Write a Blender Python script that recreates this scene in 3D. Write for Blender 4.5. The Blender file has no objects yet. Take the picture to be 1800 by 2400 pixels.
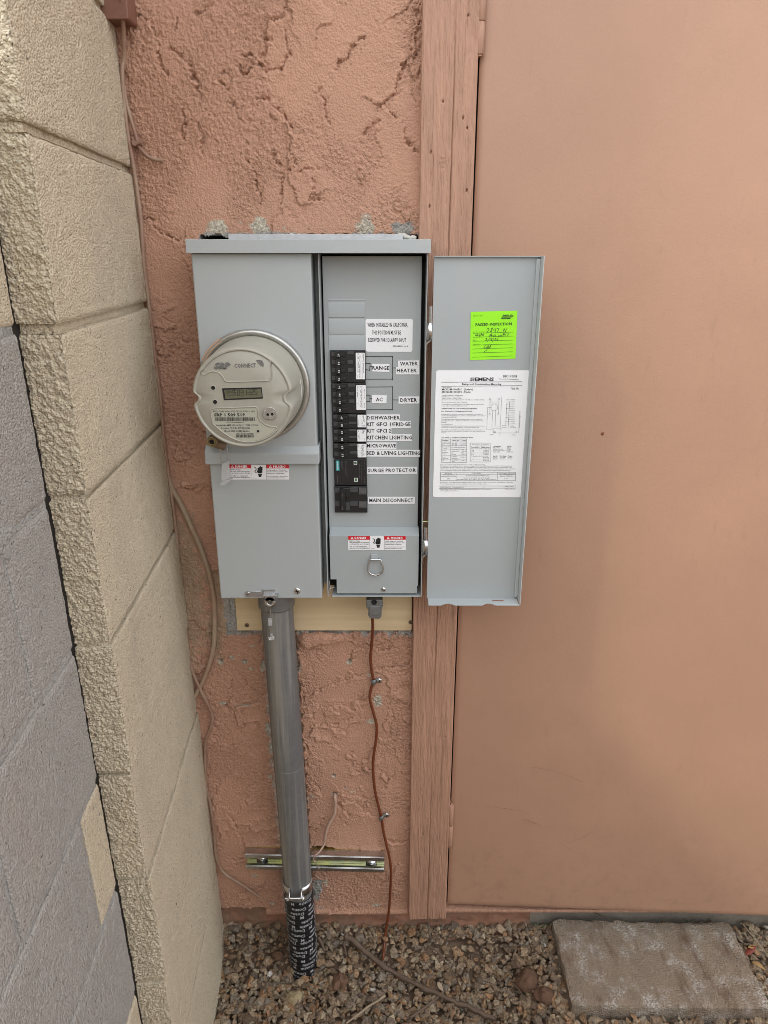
import bpy, bmesh, math, random
import numpy as np
from mathutils import Vector, Matrix
random.seed(7); RNG = np.random.default_rng(11)
SC = bpy.context.scene
R = math.radians

# ---------------------------------------------------------------- camera, sky, sun, exposure
CAMY, CAMZ, FPX, PITCH = -1.26, 1.479, 1700.0, R(19.57)
cd = bpy.data.cameras.new('camera'); cam = bpy.data.objects.new('camera', cd)
SC.collection.objects.link(cam); SC.camera = cam
cam.location = (0, CAMY, CAMZ); cam.rotation_euler = (R(90) - PITCH, 0, 0)
cd.sensor_fit = 'VERTICAL'; cd.sensor_height = 24.0; cd.lens = FPX / 2400 * 24
cd.clip_start = 0.01; cd.clip_end = 500

SUN_D = Vector((1.93, 1.0, -2.485)).normalized()          # the way the light travels
w = bpy.data.worlds.new('World'); SC.world = w; w.use_nodes = True
nt = w.node_tree; bg = nt.nodes['Background']
sky = nt.nodes.new('ShaderNodeTexSky'); sky.sky_type = 'NISHITA'; sky.sun_disc = False
sky.sun_elevation = math.asin(-SUN_D.z); sky.sun_rotation = math.atan2(-SUN_D.x, -SUN_D.y)
sky.air_density = 1.0; sky.dust_density = 6.0; sky.ozone_density = 0.6
hs = nt.nodes.new('ShaderNodeHueSaturation'); hs.inputs['Saturation'].default_value = 0.22   # bright even cloud
cl_ = nt.nodes.new('ShaderNodeMix'); cl_.data_type = 'RGBA'; cl_.inputs[0].default_value = 0.85; cl_.inputs[7].default_value = (5.15, 5.3, 5.55, 1)   # even cloud layer
nt.links.new(sky.outputs[0], hs.inputs['Color']); nt.links.new(hs.outputs[0], cl_.inputs[6]); nt.links.new(cl_.outputs[2], bg.inputs['Color'])
bg.inputs['Strength'].default_value = 0.15
sd = bpy.data.lights.new('sun', 'SUN'); sun = bpy.data.objects.new('sun', sd); SC.collection.objects.link(sun)
sd.energy = 0.55; sd.angle = R(4); sd.color = (1.0, 0.96, 0.90)
sun.rotation_euler = SUN_D.to_track_quat('-Z', 'Y').to_euler(); sun.location = (-3, -3, 6)
SC.view_settings.view_transform = 'Standard'; SC.view_settings.look = 'None'
SC.view_settings.exposure = 1.53; SC.view_settings.gamma = 1.0
SC.cycles.pixel_filter_type = 'BLACKMAN_HARRIS'; SC.cycles.filter_width = 0.8
SC.cycles.use_denoising = True; SC.cycles.max_bounces = 8

# ---------------------------------------------------------------- helpers
SN, CS = math.sin(PITCH), math.cos(PITCH)
def P(u, v, y=0.0):
    "point of the vertical plane y that stands at (u, v) of the 1800 x 2400 photograph"
    t = (1200 - v) / FPX; d = y - CAMY; f = CS + t * SN
    return Vector(((u - 900) / FPX / f * d, y, CAMZ + (-SN + t * CS) / f * d))
def G(u, v, z=0.0):
    "point of the level plane z at (u, v)"
    t = (1200 - v) / FPX; zz = -SN + t * CS; k = (z - CAMZ) / zz
    return Vector(((u - 900) / FPX * k, CAMY + (CS + t * SN) * k, z))
class Crop:
    "measuring frame: pixels of an enlarged view"
    def __init__(s, u0, v0, k): s.u0, s.v0, s.k = u0, v0, k
    def __call__(s, x, y): return s.u0 + x * s.k, s.v0 + y * s.k
C1 = Crop(0, 0, 600/1659); C2 = Crop(0, 700, 600/1659); C3 = Crop(0, 1500, 700/1659); C4 = Crop(400, 500, 600/1659)
C5 = Crop(750, 680, 280/1475); C6 = Crop(730, 1050, 300/1659); C7 = Crop(980, 560, 340/1659); C8 = Crop(990, 850, 280/1659)
D1 = Crop(430, 760, 320/1659); D2 = Crop(480, 1350, 520/1659); D3 = Crop(480, 1800, 520/1659); D4 = Crop(950, 0, 300/1106)
D5 = Crop(1000, 1700, 800/1659); D6 = Crop(250, 0, 750/1659); D7 = Crop(980, 1150, 320/1659)

def link(o, parent=None):
    SC.collection.objects.link(o)
    if parent is not None:
        o.parent = parent
        o.matrix_parent_inverse = Matrix.Translation(parent.location).inverted() if parent.type == 'EMPTY' else Matrix()
    return o
def tag(o, label=None, cat=None, group=None, kind=None):
    for k, val in (('label', label), ('category', cat), ('group', group), ('kind', kind)):
        if val: o[k] = val
    return o
def thing(name, label, cat, loc=(0, 0, 0), group=None):
    o = bpy.data.objects.new(name, None); o.empty_display_size = 0.02; o.location = loc
    SC.collection.objects.link(o); return tag(o, label, cat, group)

class MB:
    def __init__(s): s.V = []; s.F = []; s.M = []; s.S = []
    def add(s, vs, fs, m=0, smooth=False):
        b = len(s.V); s.V.extend([tuple(v) for v in vs])
        for f in fs: s.F.append(tuple(b + i for i in f)); s.M.append(m); s.S.append(smooth)
        return s
    def box(s, x0, x1, y0, y1, z0, z1, m=0, smooth=False):
        x0, x1 = sorted((x0, x1)); y0, y1 = sorted((y0, y1)); z0, z1 = sorted((z0, z1))
        return s.add([(x, y, z) for z in (z0, z1) for y in (y0, y1) for x in (x0, x1)],
                     [(0, 2, 3, 1), (4, 5, 7, 6), (0, 1, 5, 4), (2, 6, 7, 3), (0, 4, 6, 2), (1, 3, 7, 5)], m, smooth)
    def prism(s, pts, y0, y1, m=0, smooth=False):
        "outline in (x, z), counter-clockwise seen from -y, from front y0 to back y1"
        n = len(pts); vs = [(x, y0, z) for x, z in pts] + [(x, y1, z) for x, z in pts]
        fs = [tuple(range(n)), tuple(range(2*n-1, n-1, -1))] + [(i, i + n, (i+1) % n + n, (i+1) % n) for i in range(n)]
        return s.add(vs, fs, m, smooth)
    def prof(s, pts, x0, x1, m=0, smooth=False):
        "outline in (y, z) pulled along x"
        n = len(pts); vs = [(x0, y, z) for y, z in pts] + [(x1, y, z) for y, z in pts]
        fs = [tuple(range(n-1, -1, -1)), tuple(range(n, 2*n))] + [(i, (i+1) % n, (i+1) % n + n, i + n) for i in range(n)]
        return s.add(vs, fs, m, smooth)
    def tube(s, pts, r, n=8, m=0, cap=True, smooth=True):
        pts = [Vector(p) for p in pts]; k = len(pts)
        rs = r if isinstance(r, (list, tuple)) else [r] * k
        up = Vector((0.123, -0.9, 0.41)).normalized(); vs = []
        a = None
        for i, p in enumerate(pts):
            t = (pts[min(i+1, k-1)] - pts[max(i-1, 0)]).normalized()
            if a is None: a = (up - t * up.dot(t)).normalized()
            else: a = (a - t * a.dot(t)).normalized()
            b = t.cross(a)
            for j in range(n):
                c = 2 * math.pi * j / n; vs.append(p + (a * math.cos(c) + b * math.sin(c)) * rs[i])
        fs = [(i*n + j, i*n + (j+1) % n, (i+1)*n + (j+1) % n, (i+1)*n + j) for i in range(k-1) for j in range(n)]
        s.add(vs, fs, m, smooth)
        if cap:
            s.add(vs[:n], [tuple(range(n-1, -1, -1))], m); s.add(vs[-n:], [tuple(range(n))], m)
        return s
    def lathe(s, prof, o, n=48, m=0, axis='-y', fn=None, smooth=True):
        "profile of (radius, height along the axis)"
        o = Vector(o); vs = []
        for r, h in prof:
            for j in range(n):
                c = 2 * math.pi * j / n; rr, hh = (r, h) if fn is None else fn(r, h, c)
                p = (rr * math.cos(c), rr * math.sin(c))
                vs.append(o + (Vector((p[0], -hh, p[1])) if axis == '-y' else Vector((p[0], p[1], hh)) if axis == 'z' else Vector((hh, p[0], p[1]))))
        k = len(prof)
        fl = axis == '-y'
        fs = []
        for i in range(k-1):
            for j in range(n):
                q = (i*n + j, i*n + (j+1) % n, (i+1)*n + (j+1) % n, (i+1)*n + j)
                fs.append(q)
        return s.add(vs, fs, m, smooth)
    def ribbon(s, pts, wd, y, m=0):
        "flat ink line through (x, z) points"
        for (ax, az), (bx, bz) in zip(pts, pts[1:]):
            d = Vector((bx - ax, bz - az)); L = d.length
            if L < 1e-7: continue
            n = Vector((-d.y, d.x)) / L * wd / 2; e = d / L * wd * 0.3
            s.add([(ax - e.x - n.x, y, az - e.y - n.y), (bx + e.x - n.x, y, bz + e.y - n.y), (bx + e.x + n.x, y, bz + e.y + n.y), (ax - e.x + n.x, y, az - e.y + n.y)], [(0, 1, 2, 3)], m)
        return s
    def build(s, name, mats, parent=None, bevel=0, seg=2, smooth=False, recalc=True):
        me = bpy.data.meshes.new(name); me.from_pydata(s.V, [], s.F)
        for mt in (mats if isinstance(mats, (list, tuple)) else [mats]): me.materials.append(mt)
        me.polygons.foreach_set('material_index', s.M)
        me.polygons.foreach_set('use_smooth', [True] * len(s.F) if (smooth or bevel) else s.S)
        if recalc:
            bm = bmesh.new(); bm.from_mesh(me); bmesh.ops.recalc_face_normals(bm, faces=bm.faces); bm.to_mesh(me); bm.free()
        o = bpy.data.objects.new(name, me); link(o, parent)
        if bevel:
            b = o.modifiers.new('bevel', 'BEVEL'); b.width = bevel; b.segments = seg; b.limit_method = 'ANGLE'; b.angle_limit = R(35); b.harden_normals = True
        return o

def hash2(i, j, sd):
    n = (i.astype(np.int64) * 374761393 + j.astype(np.int64) * 668265263 + sd * 1442695041) & 0xffffffff
    n = ((n ^ (n >> 13)) * 1274126177) & 0xffffffff
    return ((n ^ (n >> 16)) & 0xffff) / 65535.0
def noise2(x, y, sd=0):
    "gradient noise, about -1..1"
    xi = np.floor(x); yi = np.floor(y); fx = x - xi; fy = y - yi
    ux = fx*fx*fx*(fx*(fx*6-15)+10); uy = fy*fy*fy*(fy*(fy*6-15)+10)
    def g(a, b, dx, dy):
        h = hash2(xi + a, yi + b, sd) * 6.2831853; return np.cos(h) * dx + np.sin(h) * dy
    n0 = g(0, 0, fx, fy) * (1-ux) + g(1, 0, fx-1, fy) * ux
    n1 = g(0, 1, fx, fy-1) * (1-ux) + g(1, 1, fx-1, fy-1) * ux
    return (n0 * (1-uy) + n1 * uy) * 1.45
def fbm(x, y, o=4, sd=0, gain=0.5):
    t = np.zeros_like(x); a = 1.0; f = 1.0
    for k in range(o): t += a * noise2(x*f + k*7.3, y*f - k*3.1, sd + k*17); a *= gain; f *= 2.03
    return t
def noise3(x, y, z, sd=0):
    "value noise in space, -1..1"
    xi = np.floor(x); yi = np.floor(y); zi = np.floor(z); fx, fy, fz = x-xi, y-yi, z-zi
    fx = fx*fx*(3-2*fx); fy = fy*fy*(3-2*fy); fz = fz*fz*(3-2*fz)
    def h(a, b, c): return hash2((xi + a) + 57 * (zi + c), (yi + b) + 131 * (zi + c), sd)
    l = lambda a, b, t: a + (b - a) * t
    return 2 * l(l(l(h(0,0,0), h(1,0,0), fx), l(h(0,1,0), h(1,1,0), fx), fy), l(l(h(0,0,1), h(1,0,1), fx), l(h(0,1,1), h(1,1,1), fx), fy), fz) - 1
def sstep(a, b, x):
    t = np.clip((x - a) / (b - a), 0, 1); return t*t*(3-2*t)

# ---------------------------------------------------------------- materials
def node(nt, kind, **kw):
    n = nt.nodes.new(kind)
    for k, val in kw.items():
        if k.startswith('i_'):
            key = k[2:]; key = int(key) if key.isdigit() else key.replace('_', ' ')
            n.inputs[key].default_value = val
        else: setattr(n, k, val)
    return n
def mix(nt, fac, a, b, blend='MIX'):
    n = nt.nodes.new('ShaderNodeMix'); n.data_type = 'RGBA'; n.blend_type = blend
    for sock, val in ((n.inputs[0], fac), (n.inputs[6], a), (n.inputs[7], b)):
        if isinstance(val, bpy.types.NodeSocket): nt.links.new(val, sock)
        elif isinstance(val, (int, float)): sock.default_value = val
        else: sock.default_value = (*val, 1) if len(val) == 3 else val
    return n.outputs[2]
def ramp(nt, src, a, b):
    n = nt.nodes.new('ShaderNodeMapRange'); n.inputs[1].default_value = a; n.inputs[2].default_value = b
    nt.links.new(src, n.inputs[0]); return n.outputs[0]
def ntex(nt, co, scale, detail=3, rough=0.55, stretch=None):
    n = node(nt, 'ShaderNodeTexNoise', i_Scale=scale, i_Detail=detail, i_Roughness=rough)
    if stretch:
        m = nt.nodes.new('ShaderNodeMapping'); m.inputs['Scale'].default_value = stretch
        nt.links.new(co, m.inputs[0]); co = m.outputs[0]
    nt.links.new(co, n.inputs['Vector']); return n.outputs['Fac']
def mat(name, col, rough=0.6, metal=0.0, var=0.12, vs=9.0, fine=0.08, fs=120.0, bump=0.0, bs=300.0, spec=0.5, hue=None, stretch=None, rvar=0.1, extra=None, bd=0.002, bdet=4, grit=None):
    m = bpy.data.materials.new(name); m.use_nodes = True; nt = m.node_tree; b = nt.nodes['Principled BSDF']
    co = node(nt, 'ShaderNodeTexCoord').outputs['Object']
    col2 = tuple(c * (1 - 2.2 * var) for c in col) if hue is None else hue
    a = ntex(nt, co, vs, 4, 0.6, stretch)
    c = mix(nt, ramp(nt, a, 0.35, 0.72), col, col2)
    if fine:
        f = ntex(nt, co, fs, 2, 0.6, stretch); c = mix(nt, fine * 4, c, mix(nt, ramp(nt, f, 0.3, 0.7), tuple(x * 0.75 for x in col), tuple(min(1, x * 1.2) for x in col)))
    if extra: c = extra(nt, co, c)
    nt.links.new(c, b.inputs['Base Color'])
    b.inputs['Metallic'].default_value = metal; b.inputs['Specular IOR Level'].default_value = spec
    mr = nt.nodes.new('ShaderNodeMapRange'); mr.inputs[3].default_value = max(0.02, rough - rvar); mr.inputs[4].default_value = min(1, rough + rvar)
    nt.links.new(a, mr.inputs[0]); nt.links.new(mr.outputs[0], b.inputs['Roughness'])
    if bump:
        bn = node(nt, 'ShaderNodeBump', i_Strength=bump, i_Distance=bd)
        nt.links.new(ntex(nt, co, bs, bdet, 0.65, stretch), bn.inputs['Height']); nt.links.new(bn.outputs[0], b.inputs['Normal'])
        if grit:      # grains of sand standing out of the surface
            vo = node(nt, 'ShaderNodeTexVoronoi', i_Scale=grit[0]); nt.links.new(co, vo.inputs['Vector'])
            b2 = node(nt, 'ShaderNodeBump', i_Strength=grit[1], i_Distance=grit[2]); b2.invert = True
            nt.links.new(vo.outputs['Distance'], b2.inputs['Height']); nt.links.new(bn.outputs[0], b2.inputs['Normal']); nt.links.new(b2.outputs[0], b.inputs['Normal'])
    return m
def attr(nt, name):
    n = nt.nodes.new('ShaderNodeAttribute'); n.attribute_name = name; return n.outputs['Fac']
def plain(name, col, rough=0.5, metal=0.0, spec=0.5):
    return mat(name, col, rough, metal, var=0.03, fine=0.0, spec=spec, rvar=0.03)

M = {}
def stucco_extra(nt, co, c):
    tan = mix(nt, ramp(nt, ntex(nt, co, 60, 4), 0.3, 0.7), (0.30, 0.20, 0.125), (0.40, 0.30, 0.20))
    c = mix(nt, attr(nt, 'stain'), c, tan)
    pale = mix(nt, ramp(nt, ntex(nt, co, 220, 4), 0.35, 0.65), (0.26, 0.23, 0.18), (0.60, 0.54, 0.43))
    c = mix(nt, attr(nt, 'chip'), c, pale)
    return mix(nt, attr(nt, 'grey'), c, mix(nt, ramp(nt, ntex(nt, co, 90, 4), 0.3, 0.7), (0.20, 0.19, 0.17), (0.42, 0.40, 0.37)))
M['stucco'] = mat('painted_stucco', (0.505, 0.284, 0.192), 0.8, var=0.08, vs=5, fine=0.09, fs=330, bump=1.0, bs=260, bd=0.004, bdet=2, grit=(330, 0.38, 0.003), extra=stucco_extra)
def found_extra(nt, co, c):
    return mix(nt, ramp(nt, ntex(nt, co, 25, 4), 0.45, 0.6), c, (0.22, 0.13, 0.085))
bn_ = next(n for n in M['stucco'].node_tree.nodes if n.type == 'BUMP')
M['stucco'].node_tree.links.new(attr(M['stucco'].node_tree, 'rough'), bn_.inputs['Strength'])
M['foundation'] = mat('painted_foundation', (0.33, 0.165, 0.105), 0.85, var=0.15, vs=14, fine=0.06, bump=0.7, bs=160, extra=found_extra)
M['concrete'] = mat('bare_concrete', (0.27, 0.235, 0.19), 0.85, var=0.15, vs=18, fine=0.08, bump=0.5, bs=250)
M['timber_paint'] = mat('painted_rough_timber', (0.455, 0.258, 0.174), 0.6, var=0.10, vs=14, fine=0.12, fs=120, bump=1.0, bd=0.004, bs=170, stretch=(1.0, 1.0, 0.07))
def door_extra(nt, co, c):
    c = mix(nt, ramp(nt, ntex(nt, co, 2.2, 5, 0.62), 0.50, 0.75), c, (0.385, 0.226, 0.151))
    c = mix(nt, ramp(nt, ntex(nt, co, 60, 3, 0.6, (1.0, 1.0, 0.25)), 0.62, 0.85), c, (0.355, 0.207, 0.139))
    sp = nt.nodes.new('ShaderNodeSeparateXYZ'); nt.links.new(co, sp.inputs[0])
    low = ramp(nt, sp.outputs[2], 0.34, 0.09); spl = ramp(nt, ntex(nt, co, 38, 5, 0.7), 0.50, 0.72)
    mm = nt.nodes.new('ShaderNodeMath'); mm.operation = 'MULTIPLY'; nt.links.new(low, mm.inputs[0]); nt.links.new(spl, mm.inputs[1])
    m2 = nt.nodes.new('ShaderNodeMath'); m2.operation = 'MULTIPLY'; nt.links.new(mm.outputs[0], m2.inputs[0]); m2.inputs[1].default_value = 0.55
    return mix(nt, m2.outputs[0], c, (0.26, 0.165, 0.11))     # mud splashes
M['door'] = mat('painted_steel_door', (0.425, 0.248, 0.164), 0.5, var=0.05, vs=3.0, fine=0.012, fs=90, bump=0.16, bs=260, rvar=0.08, extra=door_extra)
def pores(nt, co, c):
    "open pores of the block, drawn as dark specks"
    f = ramp(nt, ntex(nt, co, 230, 1, 0.5), 0.655, 0.72); g_ = ramp(nt, ntex(nt, co, 30, 3, 0.6), 0.35, 0.65)
    mm = nt.nodes.new('ShaderNodeMath'); mm.operation = 'MULTIPLY'; nt.links.new(f, mm.inputs[0]); nt.links.new(g_, mm.inputs[1])
    c = mix(nt, mm.outputs[0], c, (0.12, 0.10, 0.08))
    st = ramp(nt, ntex(nt, co, 5, 5, 0.65, (1, 1, 0.35)), 0.55, 0.80); m2 = nt.nodes.new('ShaderNodeMath'); m2.operation = 'MULTIPLY'; m2.inputs[1].default_value = 0.45; nt.links.new(st, m2.inputs[0])
    return mix(nt, m2.outputs[0], c, (0.36, 0.31, 0.25))      # grime
M['yellow'] = mat('tan_painted_block', (0.605, 0.518, 0.378), 0.85, var=0.08, vs=8, fine=0.16, fs=330, bump=0.35, bs=200, bd=0.004, bdet=2, extra=pores, grit=(360, 0.75, 0.0035))
M['yellow_rough'] = mat('tan_rough_block', (0.505, 0.415, 0.275), 0.85, var=0.07, vs=10, fine=0.05, fs=200, bump=0.9, bs=380)
M['grey_block'] = mat('grey_painted_block', (0.378, 0.356, 0.326), 0.85, var=0.10, vs=6, fine=0.17, fs=330, bump=0.35, bs=200, bd=0.004, bdet=2, extra=pores, grit=(360, 0.75, 0.0035))
M['mortar'] = mat('pale_mortar', (0.43, 0.42, 0.395), 0.9, var=0.15, vs=30, fine=0.1, bump=0.8, bs=220, bd=0.004, grit=(300, 0.8, 0.004))
M['gap_dark'] = mat('painted_gap_shade', (0.13, 0.115, 0.10), 0.95, var=0.1, vs=30, bump=0.8, bs=220)  # dark colour standing in for shade between pier and grey wall
def dust(nt, co, c):
    f = ramp(nt, ntex(nt, co, 7, 5, 0.65, (1.0, 1.0, 0.22)), 0.50, 0.80); m_ = nt.nodes.new('ShaderNodeMath'); m_.operation = 'MULTIPLY'; m_.inputs[1].default_value = 0.30; nt.links.new(f, m_.inputs[0])
    c = mix(nt, m_.outputs[0], c, (0.44, 0.43, 0.40))
    f2 = ramp(nt, ntex(nt, co, 320, 2, 0.7), 0.74, 0.82); return mix(nt, f2, c, (0.30, 0.31, 0.31))
M['panel'] = mat('grey_enamel', (0.405, 0.436, 0.440), 0.38, var=0.02, vs=4, fine=0.01, bump=0.03, bs=300, rvar=0.09, extra=dust)
M['panel_shaded'] = mat('grey_enamel_shaded', (0.370, 0.402, 0.408), 0.40, var=0.02, vs=4, fine=0.01, bump=0.03, bs=300, rvar=0.08, extra=dust)  # same enamel in a darker copy, shade put into the colour
M['dark'] = plain('dark_cavity', (0.012, 0.011, 0.010), 0.9)  # near-black, paints the shade of gaps and holes
M['black'] = mat('black_bakelite', (0.012, 0.012, 0.013), 0.42, var=0.05, fine=0.05, fs=400, rvar=0.08)
M['charcoal'] = mat('charcoal_bakelite', (0.055, 0.055, 0.058), 0.5, var=0.05, fine=0.1, fs=400)
M['white'] = plain('white_sticker', (0.86, 0.87, 0.89), 0.35)
M['ink'] = plain('black_ink', (0.015, 0.015, 0.018), 0.5)
M['greyink'] = plain('grey_ink', (0.14, 0.14, 0.14), 0.5)
M['red'] = plain('red_print', (0.62, 0.012, 0.025), 0.4)
M['lime'] = plain('fluorescent_green_paper', (0.32, 0.86, 0.012), 0.6)
M['limeink'] = plain('dark_green_ink', (0.03, 0.09, 0.015), 0.6)
M['pencil'] = plain('pen_ink', (0.05, 0.10, 0.03), 0.6)
M['teal'] = plain('teal_print', (0.02, 0.33, 0.36), 0.4)
M['green'] = plain('green_lamp_print', (0.10, 0.30, 0.10), 0.4)
M['meter'] = mat('meter_plastic', (0.385, 0.370, 0.310), 0.42, var=0.05, vs=14, fine=0.035, fs=90, rvar=0.06)
M['plate'] = mat('meter_nameplate', (0.43, 0.425, 0.345), 0.35, var=0.03, fine=0.01)
M['lcd'] = plain('lcd_glass', (0.135, 0.135, 0.085), 0.18)
M['lcdink'] = plain('lcd_segment', (0.055, 0.058, 0.038), 0.3)
M['alu'] = mat('cast_aluminium', (0.56, 0.55, 0.52), 0.36, 0.9, var=0.12, vs=40, fine=0.06, fs=260, bump=0.1, bs=300)
M['zinc'] = mat('zinc_plate', (0.62, 0.63, 0.64), 0.26, 1.0, var=0.10, vs=30, fine=0.05, fs=200)
M['screw'] = mat('bright_screw', (0.70, 0.70, 0.69), 0.22, 1.0, var=0.06)
M['yzinc'] = mat('yellow_zinc', (0.62, 0.62, 0.22), 0.3, 1.0, var=0.1, vs=40, hue=(0.60, 0.62, 0.50))
def pipe_extra(nt, co, c):
    return mix(nt, ramp(nt, ntex(nt, co, 80, 4, 0.6, (1.0, 1.0, 0.03)), 0.45, 0.68), c, (0.32, 0.312, 0.285))
M['pipe'] = mat('weathered_galvanised', (0.185, 0.188, 0.188), 0.50, 0.40, var=0.10, vs=26, fine=0.06, fs=160, extra=pipe_extra)
M['tape'] = mat('black_tape', (0.010, 0.010, 0.012), 0.32, var=0.05, fine=0.02, bump=0.15, bs=90)
M['tapetext'] = plain('tape_print', (0.42, 0.43, 0.45), 0.5)
M['pine'] = mat('raw_pine', (0.70, 0.565, 0.36), 0.6, var=0.10, vs=26, fine=0.05, fs=110, bump=0.15, bs=120, stretch=(0.06, 1, 1.0), hue=(0.58, 0.43, 0.235))
M['brown'] = mat('brown_wire', (0.155, 0.040, 0.014), 0.38, var=0.06, vs=30)
M['tanwire'] = mat('painted_cable', (0.27, 0.145, 0.10), 0.5, var=0.1, vs=22, hue=(0.40, 0.31, 0.22))
M['palecable'] = mat('weathered_cable', (0.36, 0.29, 0.20), 0.55, var=0.1, vs=12, hue=(0.31, 0.17, 0.11))
M['pinkwire'] = mat('pinkish_cable', (0.46, 0.31, 0.235), 0.55, var=0.08, vs=40)
M['boxpaint'] = mat('painted_box', (0.215, 0.10, 0.068), 0.5, var=0.06, vs=20, bump=0.1)
M['brass'] = mat('brass_lock', (0.42, 0.34, 0.18), 0.35, 0.9, var=0.1)
M['lockrust'] = mat('stained_lock', (0.24, 0.17, 0.11), 0.55, 0.4, var=0.15, vs=60)
M['soil'] = mat('bare_soil', (0.195, 0.128, 0.084), 0.95, var=0.14, vs=16, fine=0.12, fs=180, bump=0.9, bs=170)
M['clod'] = mat('dirt_clod', (0.125, 0.068, 0.040), 0.95, var=0.14, vs=40, fine=0.1, bump=0.9, bs=200)
def gravel_extra(nt, co, c):
    n = nt.nodes.new('ShaderNodeAttribute'); n.attribute_name = 'tone'
    sp = mix(nt, ramp(nt, ntex(nt, co, 260, 4), 0.32, 0.72), (0.5, 0.48, 0.45), (1.25, 1.24, 1.22))
    return mix(nt, 1.0, n.outputs['Color'], sp, 'MULTIPLY')
M['gravel'] = mat('crushed_stone', (0.2, 0.16, 0.12), 0.8, bump=0.9, bs=240, bd=0.004, extra=gravel_extra)
def paver_extra(nt, co, c):
    white = ramp(nt, ntex(nt, co, 22, 5, 0.62), 0.50, 0.66)
    grit = ramp(nt, ntex(nt, co, 240, 3), 0.40, 0.62)
    mm = nt.nodes.new('ShaderNodeMath'); mm.operation = 'MULTIPLY'; nt.links.new(white, mm.inputs[0]); nt.links.new(grit, mm.inputs[1])
    c = mix(nt, mm.outputs[0], c, (0.50, 0.48, 0.44))
    return mix(nt, ramp(nt, ntex(nt, co, 9, 4, 0.6, (3.0, 0.9, 1)), 0.53, 0.70), c, (0.135, 0.082, 0.050))
M['paver'] = mat('weathered_paver', (0.270, 0.208, 0.148), 0.85, var=0.12, vs=26, fine=0.12, fs=220, bump=0.8, bs=200, bd=0.005, grit=(300, 0.8, 0.004), extra=paver_extra, hue=(0.185, 0.150, 0.112))
M['twig'] = mat('dry_twig', (0.130, 0.088, 0.060), 0.8, var=0.15, vs=50, bump=0.5, bs=200)
M['straw'] = mat('pale_twig', (0.32, 0.25, 0.17), 0.8, var=0.15, vs=50)
M['leaf'] = mat('dry_leaf', (0.34, 0.21, 0.085), 0.7, var=0.2, vs=60)
M['redleaf'] = mat('red_leaf', (0.20, 0.035, 0.02), 0.6, var=0.15, vs=60)
M['weed'] = mat('weed_green', (0.085, 0.125, 0.035), 0.6, var=0.15, vs=60)
M['castgrey'] = mat('die_cast_zinc', (0.23, 0.235, 0.235), 0.5, 0.55, var=0.08, vs=50, bump=0.2)
M['seal'] = mat('white_flashing', (0.50, 0.51, 0.52), 0.4, var=0.08, vs=40)
M['caulk'] = mat('ragged_caulk', (0.62, 0.61, 0.57), 0.6, var=0.2, vs=60, bump=0.6, bs=260, hue=(0.40, 0.37, 0.31))
M['orange'] = plain('orange_sticker', (0.62, 0.34, 0.20), 0.5)
M['scuff'] = plain('scuffed_paint', (0.25, 0.135, 0.09), 0.7)
M['rust'] = plain('rust_nick', (0.17, 0.045, 0.022), 0.8)
mc = bpy.data.materials.new('clear_plastic'); mc.use_nodes = True; b_ = mc.node_tree.nodes['Principled BSDF']
b_.inputs['Base Color'].default_value = (0.93, 0.94, 0.95, 1); b_.inputs['Transmission Weight'].default_value = 0.72; b_.inputs['Roughness'].default_value = 0.15; b_.inputs['IOR'].default_value = 1.35
M['clear'] = mc

# ---------------------------------------------------------------- printing
_tc = {}
def tgeo(s, bold=0.0, res=1, sp=1.0):
    k = (s, bold, res, sp)
    if k not in _tc:
        cu = bpy.data.curves.new('t', 'FONT'); cu.body = s; cu.resolution_u = res; cu.offset = bold; cu.space_character = sp
        o = bpy.data.objects.new('t', cu); me = bpy.data.meshes.new_from_object(o)
        v = [(q.co.x, q.co.y) for q in me.vertices]; f = [tuple(p.vertices) for p in me.polygons]
        bpy.data.objects.remove(o); bpy.data.curves.remove(cu); bpy.data.meshes.remove(me)
        _tc[k] = (v, f, min(a for a, _ in v), max(a for a, _ in v))
    return _tc[k]
CAPH = 0.70
def text(mb, s, u0, u1, vb, h, y, m=1, bold=0.0, sp=1.0, shear=0.0, res=1, turn=0.0):
    "line of print from u0 to u1 on base line vb, capitals h pixels tall, on plane y; turn in degrees about its left end"
    v, f, xa, xb = tgeo(s, bold, res, sp)
    p0, p1, pt = P(u0, vb, y), P(u1, vb, y), P(u0, vb - h, y)
    kx = (p1.x - p0.x) / (xb - xa); kz = (pt.z - p0.z) / CAPH; c, sn = math.cos(R(turn)), math.sin(R(turn))
    out = []
    for a, b in v:
        dx, dz = (a - xa) * kx + b * kz * shear, b * kz
        out.append((p0.x + dx * c - dz * sn, y, p0.z + dx * sn + dz * c))
    return mb.add(out, f, m)
def textv(mb, s, u, v0, v1, wpx, y, m=1, bold=0.0):
    "print that reads upwards, letters wpx wide, from v0 (bottom) to v1 (top); its base line at u"
    v, f, xa, xb = tgeo(s, bold, 1, 1.0)
    p0, p1, pt = P(u, v0, y), P(u, v1, y), P(u - wpx, v0, y)
    kz = (p1.z - p0.z) / (xb - xa); kx = (pt.x - p0.x) / CAPH
    return mb.add([(p0.x + b * kx, y, p0.z + (a - xa) * kz) for a, b in v], f, m)
def pline(mb, cr, pts, wd, y, m=1):
    return mb.ribbon([(q.x, q.z) for q in (P(*(cr(*p) if cr else p), y) for p in pts)], wd, y, m)
def rrect(x0, x1, z0, z1, r, n=4):
    out = []
    for cx, cz, a0 in ((x1-r, z1-r, 0), (x0+r, z1-r, 90), (x0+r, z0+r, 180), (x1-r, z0+r, 270)):
        for i in range(n+1):
            a = R(a0 + 90*i/n); out.append((cx + r*math.cos(a), cz + r*math.sin(a)))
    return out
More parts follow.
